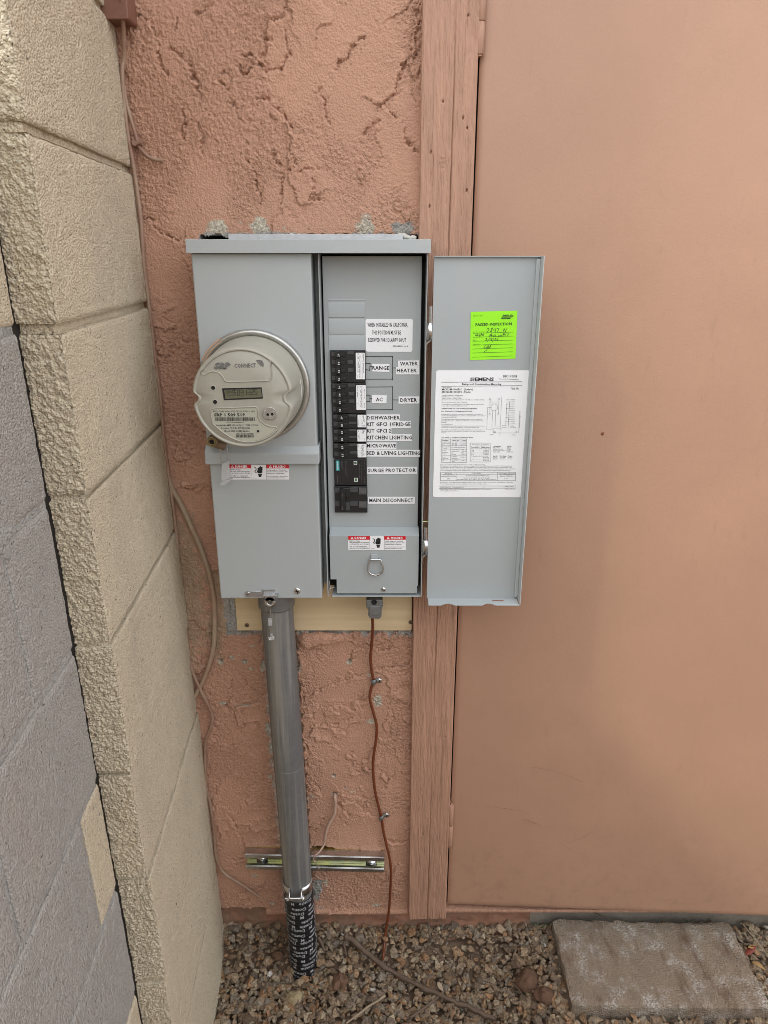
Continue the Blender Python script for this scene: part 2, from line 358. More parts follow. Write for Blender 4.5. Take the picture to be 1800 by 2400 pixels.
def sheet(mb, u0, v0, u1, v1, y, m=0, r=0.0, th=0.0004):
    "thin sticker lying on plane y, its corner pixels given on its own middle lines"
    um, vm = (u0+u1)/2, (v0+v1)/2
    x0, x1, z1, z0 = P(u0, vm, y).x, P(u1, vm, y).x, P(um, v0, y).z, P(um, v1, y).z
    if r: mb.prism(rrect(x0, x1, z0, z1, r), y - th, y, m)
    else: mb.box(x0, x1, y - th, y, z0, z1, m)
    return x0, x1, z0, z1
# ---------------------------------------------------------------- ground
g = MB(); g.box(-60, 60, -60, 60, -0.40, -0.095); tag(g.build('ground', M['soil']), kind='structure')
nx, ny = 220, 130
X, Y = np.meshgrid(np.linspace(-0.55, 2.0, nx), np.linspace(-1.3, 0.06, ny))
def GZ(x, y):
    "level of the gravel: it falls away from the wall, less so beside the door"
    return -0.046 * sstep(-0.012, -0.085, y) * (1 - 1.15*sstep(0.20, 0.38, x))
SOILH = lambda x, y: GZ(x, y) - 0.021 + 0.0045 * fbm(x*9, y*9, 3, 3) + 0.003 * fbm(x*60, y*60, 2, 5)
Z = SOILH(X, Y); edge = np.minimum(np.minimum(X + 0.55, 2.0 - X), Y + 1.3); Z = np.where(edge < 0.03, -0.13, Z)
V = np.stack([X, Y, Z], -1).reshape(-1, 3)
idx = np.arange(nx*ny).reshape(ny, nx); Q = np.stack([idx[:-1, :-1], idx[:-1, 1:], idx[1:, 1:], idx[1:, :-1]], -1).reshape(-1, 4)
def np_mesh(name, V, Q, m, parent=None, smooth=True, attrs=None):
    me = bpy.data.meshes.new(name); k = Q.shape[1]
    me.vertices.add(len(V)); me.vertices.foreach_set('co', np.ascontiguousarray(V, dtype=np.float32).ravel())
    me.loops.add(Q.size); me.loops.foreach_set('vertex_index', np.ascontiguousarray(Q, dtype=np.int32).ravel())
    me.polygons.add(len(Q)); me.polygons.foreach_set('loop_start', np.arange(0, Q.size, k, dtype=np.int32))
    me.polygons.foreach_set('use_smooth', np.full(len(Q), smooth))
    for an, av in (attrs or {}).items():
        if av.ndim == 1:
            at = me.attributes.new(an, 'FLOAT', 'POINT'); at.data.foreach_set('value', av.astype(np.float32))
        else:
            at = me.attributes.new(an, 'FLOAT_COLOR', 'POINT'); at.data.foreach_set('color', np.ascontiguousarray(av, dtype=np.float32).ravel())
    me.update(calc_edges=True); me.validate()
    for q in (m if isinstance(m, (list, tuple)) else [m]): me.materials.append(q)
    o = bpy.data.objects.new(name, me); return link(o, parent)
tag(np_mesh('soil', V, Q, M['soil']), kind='structure')

# ---------------------------------------------------------------- house wall: stucco as a relief
wall = thing('house_wall', 'terracotta painted rough stucco house wall behind the grey electrical box', 'wall', (0, 0.05, 0))
DX = 0.0016; x0, x1, z0, z1 = -0.45, 0.066, 0.058, 1.90
gx = np.arange(x0, x1, DX); gz = np.arange(z0, z1, DX); nx, nz = len(gx), len(gz)
X, Z = np.meshgrid(gx, gz)
wx = X + 0.0045 * noise2(X*75, Z*75, 1) + 0.0032 * noise2(X*210, Z*210, 2) + 0.0010 * noise2(X*400, Z*400, 12)
wz = Z + 0.0045 * noise2(X*75, Z*75, 3) + 0.0032 * noise2(X*210, Z*210, 4) + 0.0010 * noise2(X*400, Z*400, 14)
up = sstep(1.30, 1.50, Z); lo = 1 - up
rough = sstep(-0.2, 0.45, fbm(X*7 + 3, Z*5, 3, 21) + 0.06 + 0.25*sstep(-0.15, -0.36, X))
H = 0.0022 * fbm(X*6, Z*5, 3, 31)
H += (0.00030 + 0.0011 * rough) * fbm(X*150, Z*135, 3, 41, 0.8)
H += (0.0002 + 0.0008 * rough) * np.abs(noise2(X*210, Z*190, 47))
def trowel(fx, fz, th, amp, sd, ex=0.10):
    "patches of a later coat: raised lip along a ragged edge"
    f = fbm(wx*fx, wz*fz, 3, sd, 0.55)
    e = np.abs(f - th); msk = sstep(-0.15, 0.35, noise2(X*9 + sd, Z*8, sd + 5))
    return amp * (sstep(th, th + ex, f) * np.exp(-np.maximum(f - th, 0) * 2.2)) * msk - 0.6 * amp * np.exp(-(e / 0.030)**2) * msk
H += trowel(12, 7, 0.30, 0.0030, 61, 0.03) + trowel(9, 14, 0.26, 0.0050, 81, 0.025) * (0.10 + 0.9*lo) + trowel(15, 11, 0.22, 0.0042, 85, 0.025) * lo + trowel(34, 26, 0.45, 0.0013, 91, 0.05)
CW = noise2(X*85, Z*85, 57); gn = RNG.standard_normal(X.shape); gn = 0.55*gn + 0.25*np.roll(gn, 1, 0) + 0.25*np.roll(gn, 1, 1)
RIDGES = [(D6, q) for q in (
 [(130,100),(160,80),(200,85),(225,125),(250,170),(262,240),(260,290),(275,350),(300,385),(320,370)],
 [(320,240),(350,270),(380,290),(400,320),(430,330),(440,400),(480,420),(475,470),(500,540)],
 [(820,190),(830,110),(870,105),(920,90),(930,30)], [(915,140),(930,210),(940,260),(920,320)],
 [(690,285),(750,285),(790,305),(830,260),(820,200),(860,200)], [(665,340),(700,350),(690,375),(720,370),(760,330),(800,340),(830,365),(900,360),(940,300)],
 [(590,390),(610,370),(650,405)], [(580,430),(610,440),(620,480)], [(625,530),(660,560),(685,610)], [(780,510),(840,512)],
 [(860,555),(890,560),(920,610),(950,650),(965,690)], [(1080,480),(1105,470),(1130,540),(1150,640)],
 [(1335,190),(1310,200),(1290,240),(1255,260),(1250,300),(1200,320),(1190,370)],
 [(1630,230),(1600,280),(1560,320),(1530,350),(1520,420),(1490,490),(1410,550),(1340,510)], [(1440,540),(1470,580),(1500,610)],
 [(1330,695),(1370,660),(1410,630)], [(720,820),(760,860),(770,930),(790,1000),(800,1060)], [(860,800),(900,860)],
 [(900,1060),(910,900),(950,880)], [(950,820),(990,890),(1040,875),(1105,880)], [(1075,930),(1065,1000),(1050,1035),(1100,1035),(1125,1050)],
 [(1540,660),(1550,720),(1575,760),(1620,785)], [(450,75),(500,45),(540,30)], [(360,90),(355,150)], [(470,640),(490,700),(500,790)],
 [(1610,60),(1625,120),(1600,260)], [(390,560),(400,640),(390,720)], [(250,1180),(330,1230),(380,1250)], [(190,1140),(250,1140)])]
RIDGES += [(D2, q) for q in ([(735,925),(820,880),(920,825),(1010,790),(1090,765),(1170,745)], [(1310,560),(1390,550),(1460,545)],
 [(1260,700),(1400,680),(1530,660)], [(240,720),(310,810),(370,870),(400,905),(465,890)], [(200,770),(200,900),(150,960),(180,1010),(280,970),(400,940)],
 [(720,1020),(800,1030),(820,1080)], [(900,1110),(1000,1100),(1100,1060)], [(750,1250),(770,1330),(760,1430)], [(900,580),(920,600)], [(1290,930),(1330,960)])]
RIDGES += [(D3, q) for q in ([(170,330),(230,430),(260,500),(290,600)], [(80,190),(110,100),(180,60)], [(990,270),(1050,320),(1080,360),(1050,430)],
 [(880,380),(830,460),(790,480)], [(1080,870),(1110,900),(1120,960),(1140,1010)], [(1330,530),(1420,560),(1500,560)], [(210,700),(260,690),(300,650)], [(1330,160),(1420,30)], [(820,120),(860,170)])]
for k, (cr, q) in enumerate(RIDGES):
    pts = [P(*cr(*p), 0.0) for p in q]; amp = 0.0060 if cr is D6 else 0.0050
    for a, b in zip(pts, pts[1:]):
        i0, i1 = np.searchsorted(gx, (min(a.x, b.x) - 0.02, max(a.x, b.x) + 0.02)); j0, j1 = np.searchsorted(gz, (min(a.z, b.z) - 0.02, max(a.z, b.z) + 0.02))
        if i1 <= i0 or j1 <= j0: continue
        sl = (slice(j0, j1), slice(i0, i1)); dx, dz = b.x - a.x, b.z - a.z; L2 = dx*dx + dz*dz + 1e-9; L = math.sqrt(L2)
        px, pz = wx[sl] - a.x, wz[sl] - a.z; t = np.clip((px*dx + pz*dz) / L2, 0, 1)
        d = np.hypot(px - t*dx, pz - t*dz); side = (px*dz - pz*dx) / L
        H[sl] -= amp * np.exp(-(d/(0.0012 + 0.0006*CW[sl]))**2) * np.clip(0.8 + 0.6*CW[sl], 0.3, 1.15)
        H[sl] -= 0.0012 * np.exp(-(d/0.009)**2) * np.abs(gn[sl]) * (side < 0)
        H[sl] += 0.22 * amp * np.exp(-((d - 0.005)/0.0035)**2) * (side > 0) * (np.hypot(px - t*dx, pz - t*dz) < 0.02) * np.minimum(1, L/0.03)
H += gn * (0.00016 + 0.00040*rough)
chip = np.zeros_like(X); grey = np.zeros_like(X); stain = np.zeros_like(X)
cn = fbm(X*60, Z*60, 3, 101)
def blot(arr, cr, cx, cy, rx, ry, hard=0.25, k=1.0):
    u, v = cr(cx, cy); c = P(u, v); e = P(u + rx*cr.k, v); f = P(u, v + ry*cr.k)
    d = np.sqrt(((X - c.x)/(e.x - c.x))**2 + ((Z - c.z)/(f.z - c.z))**2) + 0.55*cn
    np.maximum(arr, k * sstep(1.0 + hard*0.5, 1.0 - hard*0.5, d), out=arr)
for cx, cy, rx, ry in ((300,95,60,50), (580,85,60,75), (1265,95,55,70), (450,60,12,10), (735,95,12,12)): blot(chip, C4, cx, cy, rx, ry)
blot(grey, C4, 1510, 110, 70, 50)
for cx, cy, rx, ry in ((205,610,26,18),(255,590,8,8),(290,640,14,8),(360,520,22,6),(350,690,22,10),(430,690,14,26),(705,700,16,24),(690,640,10,60),(130,950,40,10),(300,965,70,5),(1290,930,30,40),(1240,1090,30,18),(1225,740,14,10),(690,550,16,8),
                       (470,980,12,30),(475,1150,16,60),(490,1280,14,80)): blot(chip, D2, cx, cy, rx, ry)
for cx, cy, rx, ry in ((490,60,20,20),(510,130,12,20),(530,230,12,40),(545,330,8,80),(800,210,18,12),(770,240,8,20),(905,850,20,28),(375,805,26,10),(1290,1025,40,10),(860,1045,30,6),(510,1010,24,6),(1100,180,30,6),(1060,150,20,5)): blot(chip, D3, cx, cy, rx, ry, k=0.85)
blot(grey, D3, 840, 900, 40, 90)
for cx, cy, rx, ry in ((120,180,90,140),(60,420,60,160),(130,330,60,120),(60,20,80,60)): blot(stain, D2, cx, cy, rx, ry, 0.9, 0.85)
blot(stain, D2, 110, 640, 30, 60, 0.9, 0.4)
blot(stain, C2, 1225, 1850, 90, 420, 0.9, 0.9); blot(stain, C2, 1440, 2060, 60, 130, 0.9, 0.9)
hole = (X > -0.298) & (X < 0.08) & (Z > 0.786 + 0.003*cn) & (Z < 1.5065 + 0.005*cn)
band = sstep(0.776 + 0.0, 0.780, Z + 0.010*cn + 0.004*noise2(X*18, Z*3, 7)) * (Z < 0.80) * (X > -0.305)
np.maximum(grey, band, out=grey); H -= 0.006 * band
np.maximum(grey, sstep(-0.312, -0.306, X + 0.006*cn) * (X < -0.29) * (Z < 0.90) * (Z > 0.775), out=grey)
np.maximum(grey, sstep(1.514, 1.508, Z + 0.006*cn) * (Z > 1.49) * (X > -0.30), out=grey)
def pit(cr, x, y, r, dep):
    c = P(*cr(x, y)); H[:] -= dep * sstep(r*1.25, r*0.75, np.hypot(X - c.x, Z - c.z)); np.maximum(chip, 0.9*sstep(r*1.9, r*1.4, np.hypot(X - c.x, Z - c.z + r*0.5) + 0.001*cn), out=chip)
for a in ((D2,120,635,.0035,.012),(D2,300,635,.0036,.012),(D2,1080,640,.0036,.012),(D3,965,55,.003,.01),(D3,970,190,.004,.012)): pit(*a)
c = P(*D3(868, 612)); hh = sstep(1.15, 0.85, np.sqrt(((X - c.x)/0.028)**2 + ((Z - c.z)/0.009)**2) + 0.3*cn); H -= 0.02*hh
ca, cb = P(654, 1507), P(700, 2131); axis = ca.x + (cb.x - ca.x) * (Z - ca.z) / (cb.z - ca.z)
ch = sstep(0.036, 0.030, np.abs(X - axis) + 0.006*cn) * (Z < 0.79); H -= 0.012 * ch
np.maximum(chip, 0.75 * ch, out=chip)
H += 0.004 * np.exp(-((Z - z0)/0.006)**2)
chip = np.clip(chip, 0, 1)
keep = ~hole; keep &= ~((Z < 0.070 + 0.006*noise2(X*40, Z*0 + 2, 9)) & (X < -0.27))
V = np.stack([X, -H, Z], -1).reshape(-1, 3); idx = np.arange(nx*nz).reshape(nz, nx)
ok = keep[:-1, :-1] & keep[1:, :-1] & keep[:-1, 1:] & keep[1:, 1:]
Q = np.stack([idx[:-1, :-1], idx[:-1, 1:], idx[1:, 1:], idx[1:, :-1]], -1)[ok]
used = np.zeros(nx*nz, bool); used[Q.ravel()] = True; remap = np.cumsum(used) - 1
np_mesh('stucco_coat', V[used], remap[Q], M['stucco'], wall, True, {'chip': chip.ravel()[used], 'grey': grey.ravel()[used], 'stain': stain.ravel()[used], 'rough': (0.12 + 0.75*rough).ravel()[used]})
m = MB(); m.box(-0.60, 0.055, 0.016, 0.14, 1.9, 2.75); m.box(-0.60, 1.5, 0.016, 0.14, 2.12, 2.75); m.box(1.13, 2.6, 0.002, 0.14, 0.06, 2.75)
m.box(-0.60, 0.09, -0.003, 0.016, 1.899, 2.75); m.build('upper_wall', M['stucco'], wall)
m = MB(); m.box(-0.60, 0.10, 0.055, 0.14, 0.0, 1.9, 0); m.build('wall_core', M['dark'], wall)
# the thickness of the coat seen round the opening and along its lower edge
m = MB(); m.box(-0.298, 0.06, 0.010, 0.05, 1.508, 1.530); m.box(-0.305, -0.2868, 0.001, 0.05, 0.783, 0.95); m.box(-0.310, -0.300, 0.012, 0.05, 0.95, 1.52); m.build('opening_edge', M['mortar'], wall)
m = MB(); m.box(-0.27, 0.056, -0.002, 0.03, 0.052, 0.0575); m.box(-0.45, -0.27, 0.010, 0.03, 0.060, 0.07); m.build('drip_edge', M['stucco'], wall, bevel=0.001)
nx2, nz2 = 260, 40
X, Z = np.meshgrid(np.linspace(-0.46, 0.34, nx2), np.linspace(-0.10, 0.075, nz2))
Yf = 0.014 - 0.005*fbm(X*18, Z*25, 4, 5) - np.maximum(0, 0.012 - Z) * 0.5
idx = np.arange(nx2*nz2).reshape(nz2, nx2); Q = np.stack([idx[:-1, :-1], idx[:-1, 1:], idx[1:, 1:], idx[1:, :-1]], -1).reshape(-1, 4)
np_mesh('foundation', np.stack([X, Yf, Z], -1).reshape(-1, 3), Q, M['foundation'], wall)
X, Z = np.meshgrid(np.linspace(0.335, 2.4, 300), np.linspace(-0.10, 0.066, 24))
Yf = 0.022 - 0.003*fbm(X*22, Z*25, 3, 15); idx = np.arange(300*24).reshape(24, 300); Q = np.stack([idx[:-1, :-1], idx[:-1, 1:], idx[1:, 1:], idx[1:, :-1]], -1).reshape(-1, 4)
np_mesh('bare_footing', np.stack([X, Yf, Z], -1).reshape(-1, 3), Q, M['concrete'], wall)

# ---------------------------------------------------------------- block walls on the left
BO = Vector((-0.386, 0.0)); BA = Vector((0.0664, -0.9978)); BW = Vector((-0.9978, -0.0664))
def bxyz(a, wd, z):
    return np.stack([BO.x + a*BA.x + wd*BW.x - 0.016*(z - 1.0), BO.y + a*BA.y + wd*BW.y, z], -1)
def worley(p, cell, sd):
    "distance to the nearest of scattered points, in cells"
    q = p / cell; qi = np.floor(q); best = np.full(len(p), 9.0)
    for i in (-1, 0, 1):
        for j in (-1, 0, 1):
            for k in (-1, 0, 1):
                c = qi + np.array((i, j, k)); h = [hash2(c[:, 0] + 57*c[:, 2], c[:, 1] + 131*c[:, 2], sd + t) for t in (1, 2, 3)]
                best = np.minimum(best, np.sqrt(((c + np.stack(h, -1) - q)**2).sum(1)))
    return best
def block(name, a0, a1, w0, w1, z0, z1, m, parent, res, sd, end=0.0, amp=0.0012, soft=0.004):
    "masonry block; end = how rough its camera end is"
    na, nw, nz = [max(2, int(round((h - l)/r)) + 1) for l, h, r in ((a0, a1, res[0]), (w0, w1, res[1]), (z0, z1, res[2]))]
    A = np.linspace(a0, a1, na); W = np.linspace(w0, w1, nw); Zz = np.linspace(z0, z1, nz); vs = []; qs = []; base = 0
    def sheetq(I, J, K):
        nonlocal base
        p = np.stack([I, J, K], -1); n0, n1 = p.shape[:2]; vs.append(p.reshape(-1, 3)); ii = np.arange(n0*n1).reshape(n0, n1) + base; base += n0*n1
        qs.append(np.stack([ii[:-1, :-1], ii[:-1, 1:], ii[1:, 1:], ii[1:, :-1]], -1).reshape(-1, 4))
    a_, z_ = np.meshgrid(A, Zz); sheetq(a_, np.full_like(a_, w0), z_)                     # long face
    w_, z_ = np.meshgrid(W, Zz); sheetq(np.full_like(w_, a1), w_, z_); sheetq(np.full_like(w_[:, ::-1], a0), w_[:, ::-1], z_)
    a_, w_ = np.meshgrid(A, W); sheetq(a_, w_, np.full_like(a_, z1)); sheetq(a_, w_, np.full_like(a_, z0))
    p = np.concatenate(vs); q = np.concatenate(qs); a, wd, z = p.T.copy()
    # soft worn arrises
    def inset(d): return soft * np.exp(-d / (soft*0.8))
    dz = np.minimum(z - z0, z1 - z); da = a1 - a; dw = wd - w0
    face_w = dw < 1e-6; face_a = da < 1e-6
    wd2 = wd + face_w * (inset(dz) + inset(da)*0.8 + inset(a - a0)*0.3); a2 = a - face_a * (inset(dz) + inset(dw)*0.8)
    z2 = z + np.where(dz < 1e-6, 1, 0) * 0
    n1 = noise3(a*60, wd*60, z*60, sd); n2 = noise3(a*170, wd*170, z*170, sd+3); n3 = noise3(a*340, wd*340, z*340, sd+5)
    near = np.exp(-da/0.006) * (end > 0)
    A1 = amp*(0.30*n1 + 0.25*n2 + 0.20*n3) + 0.0012*sstep(0.55, 0.9, noise3(a*120, wd*120, z*120, sd+9))
    k = end * (0.5*n1 + 0.5*n3 + (1.5*worley(p, 0.0050, sd) + 0.7*worley(p, 0.0033, sd + 40) - 1.0 if end > 0.0025 else 0.9*np.abs(n2)))
    gr = RNG.standard_normal(len(a)) * 0.00016
    inner = (dz > 1e-6) & (da > 1e-6)
    wd2 += face_w * (A1 + near * 0.8 * k + gr*inner); a2 += face_a * (-k) - face_a * end*0.4
    # top and bottom arrises wander
    rim = (dz < 0.004) * (face_w | face_a); z2 = z2 + rim * 0.0015 * n1 * np.where(z - z0 < z1 - z, 1, -1)
    return np_mesh(name, bxyz(a2, wd2, z2), q, m, parent, True)
JZ = [-0.14, 0.185, 0.388, 0.600, 0.793, 0.997, 1.198, 1.400, 1.603, 1.806, 2.010, 2.21, 2.41, 2.61, 2.81, 3.01, 3.22]  # top courses lie out of view, heightened so the pier shades the box
pil = thing('block_pier', 'tan painted concrete block pier with a rough split end, in the corner', 'block wall', (-0.42, -0.2, 0))
AE = 0.426
for k in range(len(JZ) - 1):
    off = 0.0015*math.sin(k*2.7); gap = 0.0055 if k >= 6 else 0.0028
    block('block', 0.004, AE + 0.0025*math.sin(k*1.9+1), off, 0.046, JZ[k] + gap, JZ[k+1] - gap, M['yellow'] , pil, (0.0022, 0.0013, 0.0018) if 0 < k < 9 else (0.02, 0.01, 0.02), 200 + k, 0.0030, 0.0016, 0.0016 if k < 6 else 0.0028)
m = MB()
def bbox(m, a0, a1, w0, w1, z0, z1, mi=0):
    c = [bxyz(np.array(a), np.array(wd), np.array(z)) for z in (z0, z1) for wd in (w0, w1) for a in (a0, a1)]
    m.add(c, [(0, 2, 3, 1), (4, 5, 7, 6), (0, 1, 5, 4), (2, 6, 7, 3), (0, 4, 6, 2), (1, 3, 7, 5)], mi)
for k in range(1, len(JZ) - 1):
    block('mortar_joint', 0.002, AE - 0.005, 0.0075 if k >= 6 else 0.0065, 0.045, JZ[k] - 0.0075, JZ[k] + 0.0075, M['yellow'], pil, (0.004, 0.003, 0.0022) if k < 10 else (0.05, 0.02, 0.005), 300 + k, 0.002, 0.0050, 0.001)
gw = thing('block_wall', 'older grey painted concrete block wall nearest the camera on the left', 'block wall', (-0.45, -0.9, 0))
rows = {0: [0.439, 0.75, 1.15, 1.56, 1.96], 1: [0.439, 0.50, 0.93, 1.33, 1.73], 2: [0.439, 0.72, 1.12, 1.52, 1.92], 3: [0.439, 0.512, 0.90, 1.30, 1.70], 4: [0.439, 0.698, 1.10, 1.50, 1.90],
        5: [0.439, 0.567, 0.97, 1.37, 1.77], 6: [0.439, 0.80, 1.20, 1.60, 2.0], 7: [0.439, 0.62, 1.02, 1.42, 1.82]}
YB = {(1, 0), (3, 0), (7, 0), (7, 1), (7, 2), (7, 3)}
for k, cuts in rows.items():
    for i, (a0, a1) in enumerate(zip(cuts, cuts[1:])):
        yl = (k, i) in YB
        block('block', a0 + (0.0 if i == 0 else 0.004), a1 - 0.004, 0.042 + (0.0 if yl else 0.0006*math.sin(k*3+i)), 0.17, JZ[k] + 0.0050, (1.686 if k == 7 else JZ[k+1] - 0.0050), M['yellow'] if yl else M['grey_block'], gw, (0.003, 0.05, 0.003) if a0 < 0.8 else (0.02, 0.05, 0.02), 400 + 10*k + i, 0.0, 0.0016, 0.0022)
m = MB()
for k in range(1, 8): block('mortar_joint', 0.441, 1.75, 0.0440, 0.16, JZ[k] - 0.0065, JZ[k] + 0.0065, M['mortar'], gw, (0.004, 0.05, 0.003), 500 + k, 0.0, 0.0040, 0.001)
for k, cuts in rows.items():
    for i, a in enumerate(cuts[1:-1]): block('mortar_joint', a - 0.006, a + 0.006, 0.0446, 0.16, JZ[k], JZ[k+1], M['mortar'], gw, (0.003, 0.05, 0.004), 600 + 10*k + i, 0.0, 0.0036, 0.001)
m = MB(); bbox(m, 0.02, 0.412, 0.0455, 0.15, -0.14, 2.0); m.build('gap_shade', M['gap_dark'], gw)  # dark box in the gap, its shade put into the colour
# a smear of mortar trowelled over one joint
gxs = np.linspace(0, 1, 26); A_, Z_ = np.meshgrid(0.515 + 0.135*gxs, 1.172 + 0.062*gxs)
u = (A_ - 0.583)/0.062; vv = (Z_ - 1.198)/0.022; dd = np.sqrt(u*u + vv*vv) + 0.5*noise2(A_*60, Z_*60, 3)
W_ = 0.0445 - 0.0042*sstep(1.0, 0.6, dd) + 0.0005*noise2(A_*200, Z_*200, 8); pp = bxyz(A_.ravel(), W_.ravel(), Z_.ravel())
idx = np.arange(26*26).reshape(26, 26); Q = np.stack([idx[:-1, :-1], idx[:-1, 1:], idx[1:, 1:], idx[1:, :-1]], -1).reshape(-1, 4)
np_mesh('mortar_smear', pp, Q, M['mortar'], gw)

ow = MB(); ow.box(-3.5, 5.0, -4.7, -4.5, -0.15, 1.85); ow.box(-3.5, 5.0, -4.74, -4.46, 1.85, 1.92)  # added unseen wall, blocks low sky light from the door foot and gravel
tag(ow.build('added_shade_wall', M['yellow']), 'added tan wall, unseen behind the viewer, shading the low door and gravel', 'wall')
# ---------------------------------------------------------------- door and its frame
fr = thing('door_frame', 'weathered painted timber door jamb with cracks and nail holes', 'door frame', (0.1, 0, 0.056))
bx0, bx1, bz0, bz1 = 0.0560, 0.1400, 0.056, 2.12
nbx, nbz = 100, 1000
X, Z = np.meshgrid(np.linspace(bx0, bx1, nbx), np.linspace(bz0, bz1, nbz))
gr = noise2(X*520 + 1.2*noise2(X*30, Z*6, 2), Z*11, 5); g2 = noise2(X*260, Z*18, 15)
Hb = RNG.standard_normal(X.shape)*0.00014 - 0.0009*sstep(0.2, 0.7, noise2(X*700, Z*26, 44)) + 0.00022*g2 + 0.00018*noise2(X*420, Z*120, 19) - 0.0016*sstep(0.45, 0.75, gr)*sstep(0.0, 0.5, noise2(X*60, Z*9, 8)) - 0.0005*sstep(0.25, 0.6, noise2(X*300, Z*60, 28))*sstep(0, 0.5, noise2(X*25, Z*9, 33))
crack = np.interp(Z, [0.05, 0.7, 1.0, 1.45, 1.60, 1.72, 1.84, 2.2], [0.098, 0.100, 0.104, 0.1035, 0.1045, 0.1055, 0.1035, 0.102]) + 0.0006*noise2(Z*30, Z*0, 4)
Hb -= 0.005*np.exp(-((X - crack)/0.0007)**2) * (0.55 + 0.45*np.sin(Z*9))
for x, y in ((545,128),(325,875),(500,1017),(535,1103),(222,1313),(530,1645),(210,1782)):
    c = P(*D4(x, y), -0.019); Hb -= 0.005*sstep(0.0018, 0.0009, np.hypot(X - c.x, (Z - c.z)*0.8))
for x, z in ((0.124, 0.55), (0.084, 0.30), (0.07, 0.13)): Hb -= 0.005*sstep(0.0015, 0.0008, np.hypot(X - x, (Z - z)*0.8))
kn = P(*D4(320, 1410), -0.019); rr = np.hypot(X - kn.x, (Z - kn.z)*1.6); Hb -= 0.0014*np.exp(-(rr/0.012)**2)*sstep(0.1, 0.5, np.sin(rr*1400))
Yb = -0.019 - Hb; Yb[:, 0] = 0.03; Yb[:, -1] = 0.03; Zb = Z + 0.0
Xb = X.copy(); Xb[:, 1] = bx0; Xb[:, -2] = bx1; Yb[:, 1] += 0.001; Yb[:, -2] += 0.001
Zb[0] = bz0 + (X[0]-bx0)*0.05
idx = np.arange(nbx*nbz).reshape(nbz, nbx); Q = np.stack([idx[:-1, :-1], idx[:-1, 1:], idx[1:, 1:], idx[1:, :-1]], -1).reshape(-1, 4)
np_mesh('jamb_board', np.stack([Xb, Yb, Zb], -1).reshape(-1, 3), Q, M['timber_paint'], fr)
m = MB(); m.box(bx0 + 0.001, bx1 - 0.001, -0.015, 0.03, 0.0565, 0.064); m.build('board_end', M['timber_paint'], fr)
m = MB(); m.box(0.14, 1.06, -0.015, 0.06, 2.09, 2.16); m.build('head_board', M['timber_paint'], fr, bevel=0.002)
m = MB(); m.box(1.055, 1.13, -0.019, 0.06, 0.06, 2.16); m.build('latch_board', M['timber_paint'], fr, bevel=0.002)
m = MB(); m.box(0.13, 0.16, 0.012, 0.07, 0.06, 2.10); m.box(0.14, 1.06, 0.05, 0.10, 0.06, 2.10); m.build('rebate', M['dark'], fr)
m = MB(); m.box(0.139, 1.06, -0.010, 0.045, 0.0665, 0.0745); m.build('threshold', M['timber_paint'], fr, bevel=0.0015)

DA = R(2.5); HX, HY, DZ0, DZ1 = 0.1440, -0.006, 0.0856, 2.08
dr = thing('door', 'flat terracotta painted steel door standing slightly ajar', 'door', (HX, 0, DZ0))
def dpt(s, t, z): return (HX + s*math.cos(DA) + t*math.sin(DA), HY - s*math.sin(DA) + t*math.cos(DA), z)   # s along the leaf, t into it
def dbox(m, s0, s1, t0, t1, z0, z1, mi=0):
    m.add([dpt(s, t, z) for z in (z0, z1) for t in (t0, t1) for s in (s0, s1)], [(0, 2, 3, 1), (4, 5, 7, 6), (0, 1, 5, 4), (2, 6, 7, 3), (0, 4, 6, 2), (1, 3, 7, 5)], mi)
ns, nz = 180, 300
S, Z = np.meshgrid(np.linspace(0, 0.905, ns), np.linspace(DZ0, DZ1, nz))
T = 0.0006*noise2(S*5, Z*4, 3) + 0.0003*noise2(S*16, Z*12, 5)
for u, v, r, d in ((1620,1975,0.010,0.0012),(1590,2030,0.008,0.0010),(1625,2058,0.006,0.0012),(1490,2062,0.008,0.0008),(1700,2040,0.006,0.0006)):
    c = P(u, v, -0.03); s_ = (c.x - HX)/math.cos(DA); T += d*np.exp(-((S - s_)/r)**2 - ((Z - c.z)/(r*0.5))**2)
rim = np.minimum(np.minimum(S, 0.905 - S), np.minimum(Z - DZ0, DZ1 - Z)); T += 0.003*np.exp(-rim/0.0016)
Vd = np.stack([HX + S*math.cos(DA) + T*math.sin(DA), HY - S*math.sin(DA) + T*math.cos(DA), Z], -1).reshape(-1, 3)
idx = np.arange(ns*nz).reshape(nz, ns); Q = np.stack([idx[:-1, :-1], idx[:-1, 1:], idx[1:, 1:], idx[1:, :-1]], -1).reshape(-1, 4)
np_mesh('door_skin', Vd, Q, M['door'], dr)
m = MB(); dbox(m, 0.0005, 0.9045, 0.0032, 0.042, DZ0 + 0.0005, DZ1 - 0.0005); m.build('door_core', M['door'], dr)
m = MB()
for q in ([(285,390),(370,402),(440,410),(500,428)], [(375,400),(392,404)], [(458,435),(462,468),(498,482)], [(470,452),(560,486)], [(470,458),(530,478)], [(600,490),(625,494)], [(645,568),(700,602)], [(510,200),(600,215),(680,240),(760,275)], [(690,570),(780,535),(820,510)], [(860,545),(910,535)], [(455,800),(468,825)], [(435,780),(460,785)]):
    pts = []
    for p in q:
        u, v = D5(*p); c = P(u, v, -0.006); s_ = c.x - HX; c = P(u, v, HY - s_*math.sin(DA)); pts.append((c.x - HX, c.z))
    for (sa, za), (sb, zb) in zip(pts, pts[1:]):
        wv = 0.00022
        m.add([dpt(sa, -0.0012, za - wv), dpt(sb, -0.0012, zb - wv), dpt(sb, -0.0012, zb + wv), dpt(sa, -0.0012, za + wv)], [(0, 1, 2, 3)])
m.build('scuff_mark', M['scuff'], dr)
m = MB(); c = P(1413, 1018, -0.02)
